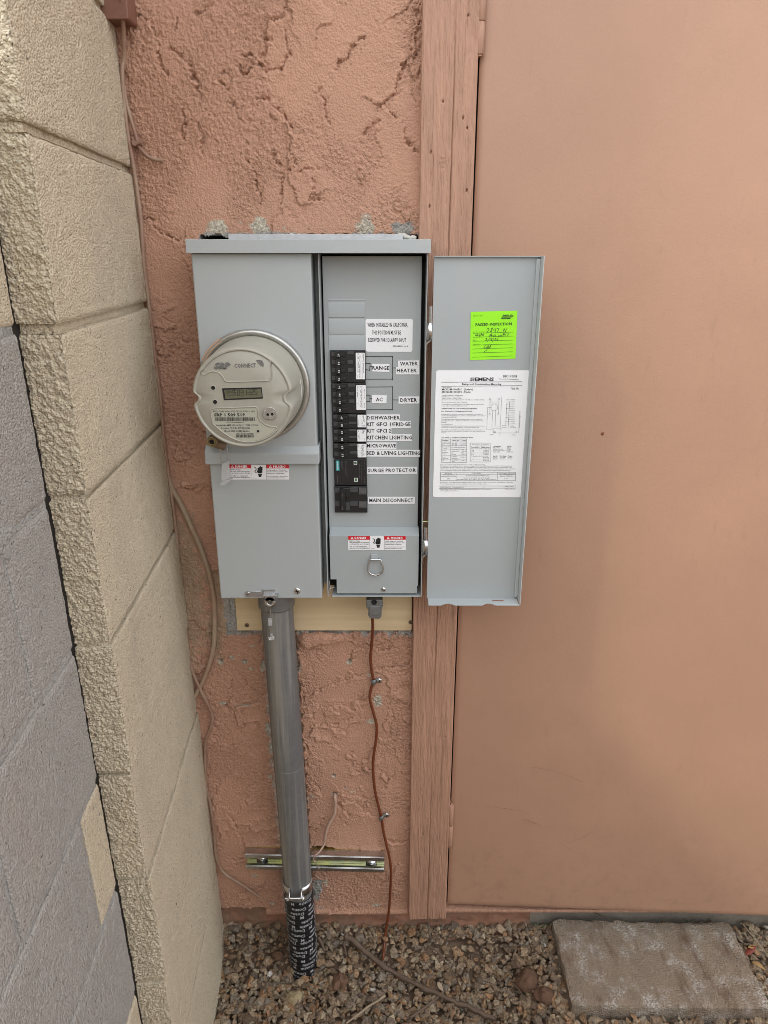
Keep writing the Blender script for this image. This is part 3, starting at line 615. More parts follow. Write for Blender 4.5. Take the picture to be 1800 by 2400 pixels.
m.lathe([(0.0, 0.0006), (0.0016, 0.0005), (0.0028, 0.0)], (c.x, HY - (c.x - HX)*math.sin(DA) - 0.0003, c.z), 9); m.lathe([(0.0, 0.0006), (0.0008, 0.0)], (c.x + 0.0012, HY - (c.x - HX)*math.sin(DA) - 0.0003, c.z + 0.003), 7)
m.build('rust_nick', M['rust'], dr)
for zc0, zc1, cuts in ((P(1120, 129, -0.014).z, 1.93, 4), (P(1052, 1982, -0.014).z, P(1052, 1886, -0.014).z, 2)):
    hg = None
    zs = np.linspace(zc0, zc1, cuts + 1)
    m = MB(); m.tube([(0.1425, -0.0135, zc0 - 0.002), (0.1425, -0.0135, zc1)], 0.0042, 12); m.box(0.1405, 0.1435, -0.013, 0.02, zc0, zc1)
    hg = m.build('hinge', M['timber_paint'], dr)
    for a, b in zip(zs, zs[1:]):
        m = MB(); m.lathe([(0.0, a + 0.0004), (0.0056, a + 0.0004), (0.0062, a + 0.0012), (0.0062, b - 0.0012), (0.0056, b - 0.0004), (0.0, b - 0.0004)], (0.1425, -0.0135, 0), 16, axis='z'); m.build('knuckle', M['timber_paint'], hg)
# ---------------------------------------------------------------- electrical panel
pn = thing('electrical_panel', 'grey steel meter and breaker box with its narrow door swung open', 'electrical panel', (-0.11, -0.05, 0.895))
YF, YD, YR = -0.090, -0.050, -0.075              # meter cover, dead front, rim of the breaker bay
PX0, PX1, RX0, RX1 = -0.2937, -0.1112, -0.1020, 0.0680
ZB, ZT = 0.8975, 1.481
m = MB(); m.box(-0.2915, 0.0665, -0.028, 0.048, 0.899, 1.490); m.build('enclosure', M['panel'], pn, bevel=0.0015)
m = MB(); m.prof([(-0.101, 1.4805), (-0.099, 1.4805), (-0.099, 1.4975), (0.03, 1.4985), (0.03, 1.5000), (-0.1005, 1.5000), (-0.101, 1.4995)], -0.2975, 0.0705)
m.box(-0.2975, -0.2960, -0.0985, 0.0, 1.4810, 1.4972); m.box(0.0690, 0.0705, -0.0985, 0.0, 1.4810, 1.4972); m.build('rain_cap', M['panel'], pn, bevel=0.0004)
m = MB()
a, b = P(535, 549, -0.012), P(945, 561, -0.012)
m.box(a.x, b.x, -0.013, -0.011, b.z - 0.01, a.z); m.box(P(640, 0, -0.014).x if 0 else a.x + 0.05, b.x - 0.03, -0.0165, -0.0135, b.z - 0.01, a.z - 0.003)
m.build('top_flange', M['seal'], pn, bevel=0.0005)
m = MB(); rq = random.Random(9); xs_ = np.linspace(P(556, 552, -0.004).x, P(975, 552, -0.004).x, 90)
m.tube([(x, -0.006 - 0.002*rq.random(), 1.5045 + 0.0016*math.sin(x*70) + 0.0012*rq.uniform(-1, 1)) for x in xs_], [max(0.0008, 0.0030 + 0.0016*math.sin(x*41 + 1) + 0.0010*rq.uniform(-1, 1)) for x in xs_], 8); m.build('caulk_bead', M['caulk'], pn)
# meter cover: upper half with the outward step at its foot, lower half below
zs0, zs1 = P(600, 1050, YF).z, P(600, 1086, YF).z
m = MB(); m.prof([(-0.03, zs0 - 0.002), (-0.03, ZT), (YF, ZT), (YF, zs0 - 0.001)], PX0, PX1); uc = m.build('meter_cover', M['panel'], pn, bevel=0.0028, seg=4)
m = MB(); m.prof([(-0.03, zs1), (-0.03, zs0), (YF + 0.001, zs0 + 0.004), (YF - 0.0085, zs0 - 0.0075), (YF - 0.0085, zs1)], PX0 - 0.0035, PX1 + 0.0035); m.build('cover_step', M['panel'], uc, bevel=0.0022, seg=4)
m = MB(); m.box(PX0 + 0.001, PX1, YF + 0.002, -0.03, ZB, zs1 - 0.0005); lc = m.build('lower_cover', M['panel'], pn, bevel=0.0028, seg=4)
# breaker bay: sheet rim on three sides, recessed dead front
t = 0.0016; zr = P(900, 1399, YR).z
m = MB(); m.box(RX0, RX0 + t, YR, -0.028, zr, 1.4800); m.box(RX1 - t, RX1, YR, -0.028, zr, 1.4800); m.box(RX0 + 0.008, RX1 - t - 0.0003, YR, -0.028, zr, zr + t)

m.build('bay_rim', M['panel'], pn, bevel=0.0004)
m = MB(); m.box(RX0 + 0.0018, RX1 - 0.0018, -0.034, -0.0285, zr + 0.004, 1.479); m.build('bay_shade', M['dark'], pn)  # dark sheet standing in for the shade round the dead front
DX0, DX1 = RX0 + 0.0045, P(986, 800, YD).x
zd = P(870, 1234, YD).z
m = MB(); m.box(DX0, DX1, YD, -0.036, zd - 0.01, 1.476); df = m.build('dead_front', M['panel_shaded'], pn, bevel=0.0006)
YL = -0.0715; z1_ = P(870, 1256, YL).z; z2_ = P(870, 1391, YL).z
xa, xb = P(772, 1257, YL).x, P(982, 1257, YL).x; xc = P(789, 1370, YL).x; xd = P(977, 1385, YL).x; zn = P(780, 1358, YL).z; zn2 = P(980, 1373, YL).z
m = MB(); m.prism([(xc, z2_), (xd, z2_), (xd, zn2), (xb, zn2), (xb, z1_), (xa, z1_), (xa, zn), (xc, zn)], YL, YL + 0.0016)
vs = [(xa, YL, z1_), (xb, YL, z1_), (xb, YD - 0.0006, zd), (xa, YD - 0.0006, zd)]; m.add(vs + [(x, y + 0.0014, z - 0.001) for x, y, z in vs], [(0, 1, 2, 3), (7, 6, 5, 4), (0, 4, 5, 1), (1, 5, 6, 2), (2, 6, 7, 3), (3, 7, 4, 0)])
for sx in (xa, xb - 0.0014): m.prof([(YL + 0.0016, zn + 0.001), (-0.036, zn + 0.001), (-0.036, zd - 0.002), (YD, zd - 0.002), (YL + 0.0016, z1_ - 0.001)], sx, sx + 0.0014)
lf = m.build('pull_section_cover', M['panel_shaded'], pn, bevel=0.0004)

# blanks punched in the dead front
for q0, q1 in ((104, 131), (145, 337), (350, 542), (554, 741)):
    u0, v0 = C5(99 + q0*0.02, q0); u1, v1 = C5(553, q1); m = MB()
    xl, xr, zt, zb = P(u0, (v0+v1)/2, YD).x, P(u1, (v0+v1)/2, YD).x, P(u0, v0, YD).z, P(u0, v1, YD).z
    tp = min(0.0035, (zt - zb)*0.6)
    m.prof([(YD + 0.0005, zb), (YD - 0.0011, zb + 0.0002), (YD - 0.0011, zt - tp), (YD + 0.0002, zt), (YD + 0.002, zt)], xl, xr); m.build('breaker_blank', M['panel_shaded'], pn, bevel=0.0002, seg=1)
# breakers
def bbx(m, cr, x0, y0, x1, y1, yf, yb, mi=0):
    u0, v0 = cr(x0, y0); u1, v1 = cr(x1, y1); um, vm = (u0+u1)/2, (v0+v1)/2
    m.box(P(u0, vm, yf).x, P(u1, vm, yf).x, yf, yb, P(um, v1, yf).z, P(um, v0, yf).z, mi)
YBK = YD - 0.006
def breaker(y0, y1, poles, nums, sk, quad):
    sh = lambda y: 122 + (y - 745) * 0.030
    m = MB(); bbx(m, C5, sh((y0+y1)/2), y0 + 2, 560 + ((y0+y1)/2 - 745)*0.0105, y1 - 2, YBK, YD + 0.004); bk = m.build('circuit_breaker', M['black'], pn, bevel=0.0006)
    ph = (y1 - y0) / poles
    for i in range(poles):
        ya = y0 + i*ph; s = sh(ya); m = MB()
        bbx(m, C5, s + 18, ya + ph*0.18, s + 74, ya + ph*0.70, YBK - 0.0012, YBK + 0.001, 0)
        if quad:
            if i in (1, 2): bbx(m, C5, s + 215, ya + ph*0.20, s + 285, ya + ph*0.66, YBK - 0.0022, YBK + 0.001, 0)
            elif i == 0: bbx(m, C5, s + 215, ya + ph*0.10, s + 300, ya + ph*0.5, YBK - 0.0012, YBK + 0.001, 0)
        else:
            bbx(m, C5, s + 205, ya + ph*0.12, s + 300, ya + ph*0.42, YBK - 0.0012, YBK + 0.001, 0)
            bbx(m, C5, s + 205, ya + ph*0.50, s + 300, ya + ph*0.92, YBK - 0.0006, YBK + 0.001, 1)
        m.build('case_relief', [M['charcoal'], M['black']], bk, bevel=0.0003, seg=1)
        m = MB(); hx = s + (74 if not quad else 60)
        bbx(m, C5, hx, ya + ph*0.16, hx + 62, ya + ph*0.86, YBK - 0.0060, YBK + 0.001, 0)
        bbx(m, C5, hx + 62, ya + ph*0.30, hx + 130, ya + ph*0.72, YBK - 0.0028, YBK + 0.001, 0)
        uu, vv = C5(hx + 44, ya + ph*0.72); textv(m, nums[i], uu + 2.4, vv + 1.2, vv - 5.6, 4.0, YBK - 0.0063, 1, 0.02)
        m.build('toggle', [M['black'], M['white']], bk, bevel=0.0007)
    if quad:
        m = MB(); bbx(m, C5, sh(y0) + 78, y0 + ph*1.05, sh(y0) + 128, y0 + ph*2.95, YBK - 0.0042, YBK, 0); m.build('handle_tie', M['black'], bk, bevel=0.0006)
    m = MB(); sx0, sx1 = sk; u0, v0 = C5(sx0, y0 + (28 if quad else 14)); u1, v1 = C5(sx1, y1 - (42 if quad else 12))
    sheet(m, u0, v0, u1, v1, YBK - 0.0002, 0, 0.001); W = u1 - u0
    rr = random.Random(int(y0))
    for c_ in range(6):
        uu = u0 + W*(0.14 + 0.14*c_); v_ = v0 + 2
        while v_ < v1 - 4:
            L = rr.uniform(1.5, 7); L = min(L, v1 - 2 - v_)
            if rr.random() < 0.72: pline(m, None, [(uu, v_), (uu, v_ + L)], rr.choice((0.0004, 0.0006)), YBK - 0.0008, 1)
            v_ += L + rr.uniform(0.8, 2.5)
    m.build('rating_sticker', [M['white'], M['greyink']], bk)
breaker(745, 1142, 4, ['20', '50', '50', '20'], (443, 554), True)
breaker(1146, 1520, 4, ['30', '50', '50', '30'], (448, 566), True)
breaker(1525, 1705, 2, ['20', '20'], (464, 568), False)
breaker(1708, 1880, 2, ['20', '15'], (462, 570), False)
breaker(1884, 2076, 2, ['15', '15'], (464, 572), False)
# surge arrester
m = MB(); bbx(m, C6, 294, 146, 716, 484, YBK, YD + 0.004); sg = m.build('surge_arrester', M['black'], pn, bevel=0.0006)
m = MB(); yy = YBK - 0.0004
bbx(m, C6, 316, 163, 362, 294, yy, YBK, 0); u, v = C6(349, 285); textv(m, 'SIEMENS', u, v, v - 20.5, 3.6, yy - 0.0003, 1, 0.02)
for x, y in ((570, 196), (578, 412)):
    bbx(m, C6, x - 22, y - 24, x + 22, y + 24, yy, YBK, 1); bbx(m, C6, x - 15, y - 17, x + 15, y + 17, yy - 0.0003, YBK, 3); bbx(m, C6, x - 9, y - 11, x + 9, y + 11, yy - 0.0005, YBK, 2); bbx(m, C6, x - 2, y - 11, x + 2, y + 11, yy - 0.0007, YBK, 3)
for x, ya, yb, s in ((392, 262, 165, 'BOLTSHIELD'), (405, 290, 165, 'Surge Protective Device'), (440, 345, 165, 'SCCR 22kA Type 1 120/240V'), (460, 375, 165, 'Suitable for use on circuits'), (340, 455, 350, 'BoltShield'), (625, 400, 210, 'UNIT IS PROTECTED'), (645, 430, 180, 'when both lights are green'), (685, 450, 360, 'E318125'), (683, 280, 160, 'Assembled in MX')):
    u, v = C6(x, ya); textv(m, s, u + 1, v, C6(x, yb)[1], 1.9 if x != 340 else 2.8, yy - 0.0003, 4)
m.build('face_print', [M['teal'], M['white'], M['green'], M['black'], M['greyink']], sg)
# main disconnect
m = MB(); bbx(m, C6, 300, 494, 724, 838, YBK, YD + 0.004); mn = m.build('main_breaker', M['black'], pn, bevel=0.0006)
for y in (505, 680):
    m = MB(); bbx(m, C6, 306, y + 10, 366, y + 75, YBK - 0.001, YBK + 0.001); bbx(m, C6, 500, y + 6, 600, y + 72, YBK - 0.0016, YBK + 0.001)
    bbx(m, C6, 612, y + 8, 716, y + 100, YBK - 0.0008, YBK + 0.001); bbx(m, C6, 440, y + 20, 496, y + 130, YBK - 0.0012, YBK + 0.001); m.build('case_relief', M['charcoal'], mn, bevel=0.0004, seg=1)
    m = MB()
    for j in range(7): pline(m, C6, [(622 + j*13, y + 14 + (j*7) % 12), (622 + j*13, y + 86 - (j*11) % 22)], 0.0006, YBK - 0.0011, 0)
    m.build('case_print', M['greyink'], mn)
m = MB(); bbx(m, C6, 372, 540, 436, 800, YBK - 0.0075, YBK + 0.001); bbx(m, C6, 400, 520, 500, 640, YBK - 0.004, YBK + 0.001)
for y in (640, 800): u, v = C6(412, y); textv(m, '100', u, v, v - 9, 4.0, YBK - 0.0078, 1)
m.build('toggle', [M['black'], M['greyink']], mn, bevel=0.0010)

# stickers on the dead front
ST = [M['white'], M['ink'], M['red']]
m = MB(); u0, v0 = C5(563, 355); u1, v1 = C5(1143, 761); sheet(m, u0, v0, u1, v1, YD - 0.0002, 0, 0.003)
for s, x0, x1, yb, h in (('WHEN INSTALLED IN CALIFORNIA,', 587, 1085, 452, 50), ('THIS POSITION MUST BE', 642, 998, 548, 50), ('RESERVED FOR SOLAR/PV INPUT', 597, 1062, 640, 50), ('A7B20044E0101 Rev. A', 902, 1085, 702, 20)):
    u0, v0 = C5(x0, yb); text(m, s, u0, C5(x1, yb)[0], v0, h*C5.k, YD - 0.0009, 1, 0.010, 1.05)
m.build('reserve_notice', ST, df)
for s, x0, y0, x1, y1, tx0, tx1, yb, h, cr, tn in (
    ('RANGE', 642, 912, 858, 1006, 646, 856, 980, 46, C5, -1.2), ('AC', 641, 1297, 822, 1396, 690, 772, 1370, 44, C5, -1.5), ('WATER', 962, 868, 1222, 949, 988, 1206, 930, 44, C5, 0.8), ('HEATER', 938, 951, 1226, 1040, 948, 1194, 1014, 44, C5, 0),
    ('DRYER', 970, 1313, 1226, 1400, 992, 1198, 1380, 46, C5, 0.5), ('DISHWASHER', 574, 1534, 985, 1613, 580, 985, 1596, 44, C5, 0), ('KIT GFCI 1/FRIDGE', 574, 1615.5, 1122, 1701, 578, 1118, 1678, 46, C5, 0), ('KIT GFCI 2', 577, 1704, 882, 1775, 582, 878, 1758, 44, C5, 0),
    ('KITCHEN LIGHTING', 577, 1778, 1136, 1862, 580, 1136, 1842, 46, C5, 0), ('MICROWAVE', 573, 1880, 944, 1966, 578, 942, 1942, 44, C5, 0), ('BED & LIVING LIGHTING', 573, 1970, 1236, 2056, 576, 1238, 2032, 46, C5, -0.4),
    ('SURGE PROTECTOR', 722, 246, 1370, 336, 734, 1354, 314, 46, C6, 0.4), ('MAIN DISCONNECT', 733, 632, 1340, 722, 750, 1320, 700, 46, C6, 0)):
    m = MB(); u0, v0 = cr(x0, y0); u1, v1 = cr(x1, y1); sheet(m, u0, v0, u1, v1, YD - 0.0002)
    if tn:
        cx, cz = P((u0+u1)/2, (v0+v1)/2, YD).x, P((u0+u1)/2, (v0+v1)/2, YD).z; c_, s_ = math.cos(R(tn)), math.sin(R(tn))
        m.V = [(cx + (x-cx)*c_ - (z-cz)*s_, y, cz + (x-cx)*s_ + (z-cz)*c_) for x, y, z in m.V]
    u0, v0 = cr(tx0, yb); text(m, s, u0, cr(tx1, yb)[0], v0, h*cr.k, YD - 0.0009, 1, 0.020, 1.06, turn=tn)
    m.build('circuit_label', ST, df)
m = MB()
for q in ([(566,818),(897,818),(896,1110)], [(566,1100),(897,1098)], [(900,960),(936,960)], [(560,906),(612,906),(620,902),(612,990),(566,980)], [(616,942),(642,942)],
          [(566,1196),(860,1194),(897,1192),(897,1474),(572,1476)], [(900,1355),(970,1356)], [(570,1297),(618,1298),(616,1375),(575,1372)], [(618,1338),(640,1338)]): pline(m, C5, q, 0.0009, YD - 0.0006, 0)
m.build('marker_line', M['ink'], df)

def danger(cr, x0, y0, x1, y1, y, parent):
    m = MB(); W, Hh = x1 - x0, y1 - y0; u0, v0 = cr(x0, y0); u1, v1 = cr(x1, y1); sheet(m, u0, v0, u1, v1, y - 0.0002); yi = y - 0.0009
    f = lambda a, b: (x0 + a*W, y0 + b*Hh)
    for a0, a1 in ((0.0, 0.373), (0.628, 1.0)): bbx(m, cr, *f(a0, 0.0), *f(a1, 0.255), yi, y - 0.0006, 2)
    for a in (0.375, 0.627): pline(m, cr, [f(a, 0.0), f(a, 1.0)], 0.0004, yi, 1)
    def word(s, a0, a1, b, h, bold=0.0, mi=1):
        (u, v), (uu, _) = cr(*f(a0, b)), cr(*f(a1, b)); text(m, s, u, uu, v, h*Hh*cr.k, yi - 0.0003, mi, bold)
    def tri(a):
        q = [P(*cr(*f(a + dx, b)), yi - 0.0003) for dx, b in ((-0.026, 0.21), (0.026, 0.21), (0, 0.03))]; m.add([(p.x, p.y, p.z) for p in q], [(0, 1, 2)], 0)
        pline(m, cr, [f(a, 0.09), f(a, 0.19)], 0.0006, yi - 0.0006, 2)
    tri(0.066); tri(0.694); word('DANGER', 0.112, 0.316, 0.205, 0.155, 0.03, 0); word('PELIGRO', 0.742, 0.948, 0.215, 0.155, 0.03, 0)
    for s, a1, b in (('Hazardous Voltage.', 0.21, 0.38), ('Will cause death, serious injury', 0.36, 0.485), ('or substantial property damage.', 0.36, 0.60), ('Turn off power supplying this', 0.33, 0.79), ('equipment before working inside.', 0.36, 0.90)): word(s, 0.02, a1, b, 0.075, 0.012)
    for s, a1, b in (('Voltaje peligroso. Causará la', 0.955, 0.40), ('muerte, lesiones graves o daño', 0.985, 0.51), ('substancial a la propiedad.', 0.93, 0.625), ('Desconecte el suministro de energía a este', 0.985, 0.81), ('equipo antes de trabajar en su interior.', 0.94, 0.92)): word(s, 0.637, a1, b, 0.07, 0.010)
    word('A7B2004', 0.40, 0.47, 0.93, 0.04)
    q = lambda L: [f(0.375 + 0.25*a, b) for a, b in L]
    # hand with a bolt through the palm, and the cord beside it
    pline(m, cr, q([(0.22, 0.17), (0.32, 0.24), (0.34, 0.36), (0.25, 0.45), (0.30, 0.52), (0.40, 0.50)]), 0.0012, yi, 1)
    for a0, b0, a1 in ((0.47, 0.25, 0.50), (0.55, 0.18, 0.565), (0.63, 0.14, 0.635), (0.715, 0.19, 0.70)): pline(m, cr, q([(a0, b0), (a1, 0.56)]), 0.0022, yi, 1)
    pline(m, cr, q([(0.42, 0.42), (0.50, 0.60)]), 0.0020, yi, 1)
    L = q([(0.47, 0.50), (0.75, 0.50), (0.73, 0.66), (0.68, 0.76), (0.68, 0.84), (0.50, 0.84), (0.50, 0.76), (0.44, 0.62)]); pts = [P(*cr(*p), yi) for p in L]; m.add(pts, [tuple(range(len(pts)))], 1)
    pline(m, cr, q([(0.44, 0.62), (0.55, 0.57), (0.58, 0.64), (0.68, 0.56), (0.66, 0.63), (0.76, 0.55)]), 0.0008, yi - 0.0003, 0)
    return m.build('danger_sticker', ST, parent)
danger(D1, 546, 1705, 1281, 1886, YF + 0.002, lc); danger(C6, 476, 1143, 1222, 1321, YL, lf)

# pull ring, screws, latch and the clasp below
m = MB(); bbx(m, C6, 772, 1376, 864, 1440, YL - 0.0035, YL - 0.0003); bbx(m, C6, 778, 1440, 860, 1478, YL - 0.0028, YL - 0.0003); rt = m.build('ring_tab', M['panel'], lf, bevel=0.0008)
pts = [P(*C6(x, y), YL - 0.006) for x, y in ((790,1446),(765,1444),(748,1462),(745,1492),(735,1525),(728,1562),(738,1600),(762,1630),(800,1646),(828,1650),(862,1646),(898,1628),(922,1598),(930,1560),(920,1520),(905,1490),(903,1460),(888,1444),(850,1446),(790,1446))]
m = MB(); m.tube(pts, 0.0017, 10, cap=False); m.build('pull_ring', M['zinc'], lf)
def screw(cr, x, y, r, yy, parent, slot=45, name='screw', mt='screw', cross=False, dome=0.0022):
    c = P(*cr(x, y), yy); m = MB(); m.lathe([(r*1.0, 0), (r*0.97, dome*0.45), (r*0.75, dome*0.8), (r*0.4, dome), (0, dome*1.05)], (c.x, yy, c.z), 20)
    for ang in ((slot, slot + 90) if cross else (slot,)):
        d = Vector((math.cos(R(ang)), math.sin(R(ang)))) * r * (0.5 if cross else 0.8)
        m.ribbon([(c.x - d.x, c.z - d.y), (c.x + d.x, c.z + d.y)], r*0.26, yy - dome*1.08, 1)
    return m.build(name, [M[mt], M['ink']], parent, recalc=False)
screw(C6, 933, 1832, 0.0045, YL, lf, -35); screw(D2, 690, 112, 0.0062, YF + 0.002, lc, 15, cross=True)
yl = YF + 0.002
m = MB(); c = P(*D2(325, 133), yl); e = P(*D2(437, 131), yl); m.prism(rrect(c.x - 0.0055, e.x, c.z - 0.0055, c.z + 0.0055, 0.005), yl - 0.0022, yl - 0.0002)
bbx(m, D2, 432, 102, 526, 160, yl - 0.0036, yl - 0.0003); bbx(m, D2, 434, 148, 546, 160, yl - 0.012, yl - 0.0003); lt = m.build('latch', M['zinc'], lc, bevel=0.0006)
screw(D2, 326, 133, 0.0034, yl - 0.0022, lt, 30, 'rivet', 'zinc', dome=0.001)
c = P(*D2(487, 195), yl - 0.006); m = MB(); m.lathe([(0.0042, 0), (0.0042, 0.0014), (0.0102, 0.0014), (0.0102, 0), (0.0042, 0)], (c.x, yl - 0.006, c.z), 24); bbx(m, D2, 452, 160, 524, 185, yl - 0.0074, yl - 0.006); m.build('seal_tab', M['zinc'], lt)
# hinges of the little door and odd hardware on the rim
for cr, pin, kn_, arm in ((C5, (1342, 200, 1392, 412), (1316, 405, 1398, 612), [(1372, 618), (1330, 655), (1306, 700), (1318, 735)]), (C6, (1462, 1030, 1508, 1196), (1440, 1190, 1520, 1372), [(1490, 1376), (1455, 1410), (1432, 1450), (1446, 1480)])):
    m = MB(); (ua, va), (ub, vb) = cr(pin[0], pin[1]), cr(pin[2], pin[3]); yh = -0.080
    p0, p1 = P((ua+ub)/2, va, yh), P((ua+ub)/2, vb, yh); r_ = (P(ub, va, yh).x - P(ua, va, yh).x)/2; m.tube([p0, p1], r_, 14)
    hg = m.build('hinge_pin', M['zinc'], pn)
    m = MB(); (ua, va), (ub, vb) = cr(kn_[0], kn_[1]), cr(kn_[2], kn_[3]); q0, q1 = P((ua+ub)/2, va, yh), P((ua+ub)/2, vb, yh); r2 = (P(ub, va, yh).x - P(ua, va, yh).x)/2
    m.lathe([(r_, q1.z), (r2, q1.z), (r2, q0.z), (r_, q0.z)], (q0.x, q0.y, 0), 18, axis='z'); m.build('knuckle', M['zinc'], hg)
    m = MB(); m.tube([P(*cr(*p), yh + 0.004*i) for i, p in enumerate(arm)], 0.0018, 8); m.build('hinge_arm', M['screw'], hg)
m = MB(); c = P(*C6(1455, 962), -0.066); m.tube([(RX1, -0.064, c.z), (RX1 + 0.008, -0.064, c.z)], 0.0014, 8); m.lathe([(0, 0.008), (0.0032, 0.008), (0.0032, 0.0105), (0, 0.0105)], (RX1, -0.064, c.z), 10, axis='x'); m.build('rim_screw', M['yzinc'], pn)
m = MB(); c = P(*C6(250, 1800), YL + 0.004)
m.tube([P(*C6(x, y), YL - 0.002) for x, y in ((232, 1722), (240, 1790), (250, 1830), (252, 1880), (258, 1950))], 0.0009, 6); m.tube([P(*C6(x, y), YL - 0.002) for x, y in ((235, 1820), (275, 1815), (300, 1800))], 0.0018, 6); m.build('seal_screw', M['screw'], pn)

# the narrow door, swung right round so that its inside shows
FY, FL = -0.084, 0.026
fx0, fx1 = P(1020, 600, FY - FL).x, P(1277, 600, FY - FL).x; fz1, fz0 = P(1100, 600, FY).z, P(1100, 1401, FY).z - 0.001
hd = MB(); hd.box(fx0, fx1, FY, FY + 0.0014, fz0, fz1); fd = hd.build('breaker_door', M['panel_shaded'], pn, bevel=0.0005)
m = MB(); m.box(fx1 - 0.0014, fx1 + 0.0001, FY - FL, FY + 0.001, fz0 - 0.0005, fz1 + 0.0005); m.box(fx1 - 0.0075, fx1 - 0.0015, FY - 0.0045, FY - 0.0006, fz0 + 0.004, fz1 - 0.004); m.build('side_flange', M['panel'], fd, bevel=0.0005)
n = 60; xs = np.linspace(fx0 + 0.002, fx1 - 0.0016, n); cut = lambda x: 0.0065*math.exp(-(((x - fx0)/(fx1 - fx0) - 0.22)/0.055)**4) + 0.0065*math.exp(-(((x - fx0)/(fx1 - fx0) - 0.66)/0.055)**4)
m = MB(); top = [(x, FY - 0.0002, fz0 + 0.0002) for x in xs] + [(x, FY - FL + cut(x), fz0 - 0.0004) for x in xs]; m.add(top + [(x, y, z - 0.0013) for x, y, z in top], [(i, i+1, n+i+1, n+i) for i in range(n-1)] + [(2*n+i, 3*n+i, 3*n+i+1, 2*n+i+1) for i in range(n-1)] + [(n+i, n+i+1, 3*n+i+1, 3*n+i) for i in range(n-1)], 0)
for x0_, x1_ in ((888, 1026), (1192, 1226)):
    pa, pb = P(*D7(x0_, 1330), FY), P(*D7(x1_, 1330), FY); d0 = 0.008 if x0_ < 1000 else 0.005; d1 = 0.0115 if x0_ < 1000 else 0.021
    m.box(pa.x, pb.x, FY - d1, FY - d0, fz0 - 0.0009, fz0 + 0.0006, 1)
m.build('bottom_flange', [M['panel'], M['scuff']], fd)
m = MB(); m.box(fx0, fx1 - 0.0016, FY - 0.006, FY - 0.0002, fz1 - 0.0012, fz1 + 0.0002); m.build('top_lip', M['panel'], fd, bevel=0.0004)

# wiring-diagram label inside that door
m = MB(); yi = FY - 0.0012; k = C8.k
u0, v0 = C8(167, 106); u1, v1 = C8(1437, 1869); sheet(m, u0, v0, u1, v1, FY - 0.0003, 0, 0.004)
def ln(s, x0, x1, yb, h=15, bold=0.0, mi=1, turn=0): (u, v), (uu, _) = C8(x0, yb), C8(x1, yb); text(m, s, u, uu, v, h*k, yi, mi, bold, turn=turn)
ln('SIEMENS', 664, 992, 252, 46, 0.022); ln('DEC 1 0 2024', 1122, 1310, 203, 34, 0.015); ln('Rainproof Combination Metering', 553, 1096, 309, 24, 0.012); ln('Catalog Number', 272, 408, 349, 11); ln('MC1224B1100ESC  (Surface)', 272, 704, 382, 24, 0.012); ln('MC1224B1100EFC  (Flush)', 270, 668, 418, 24, 0.012)
ln('Enclosure', 1240, 1322, 341, 10); ln('Type 3/R', 1222, 1338, 371, 24, 0.012)
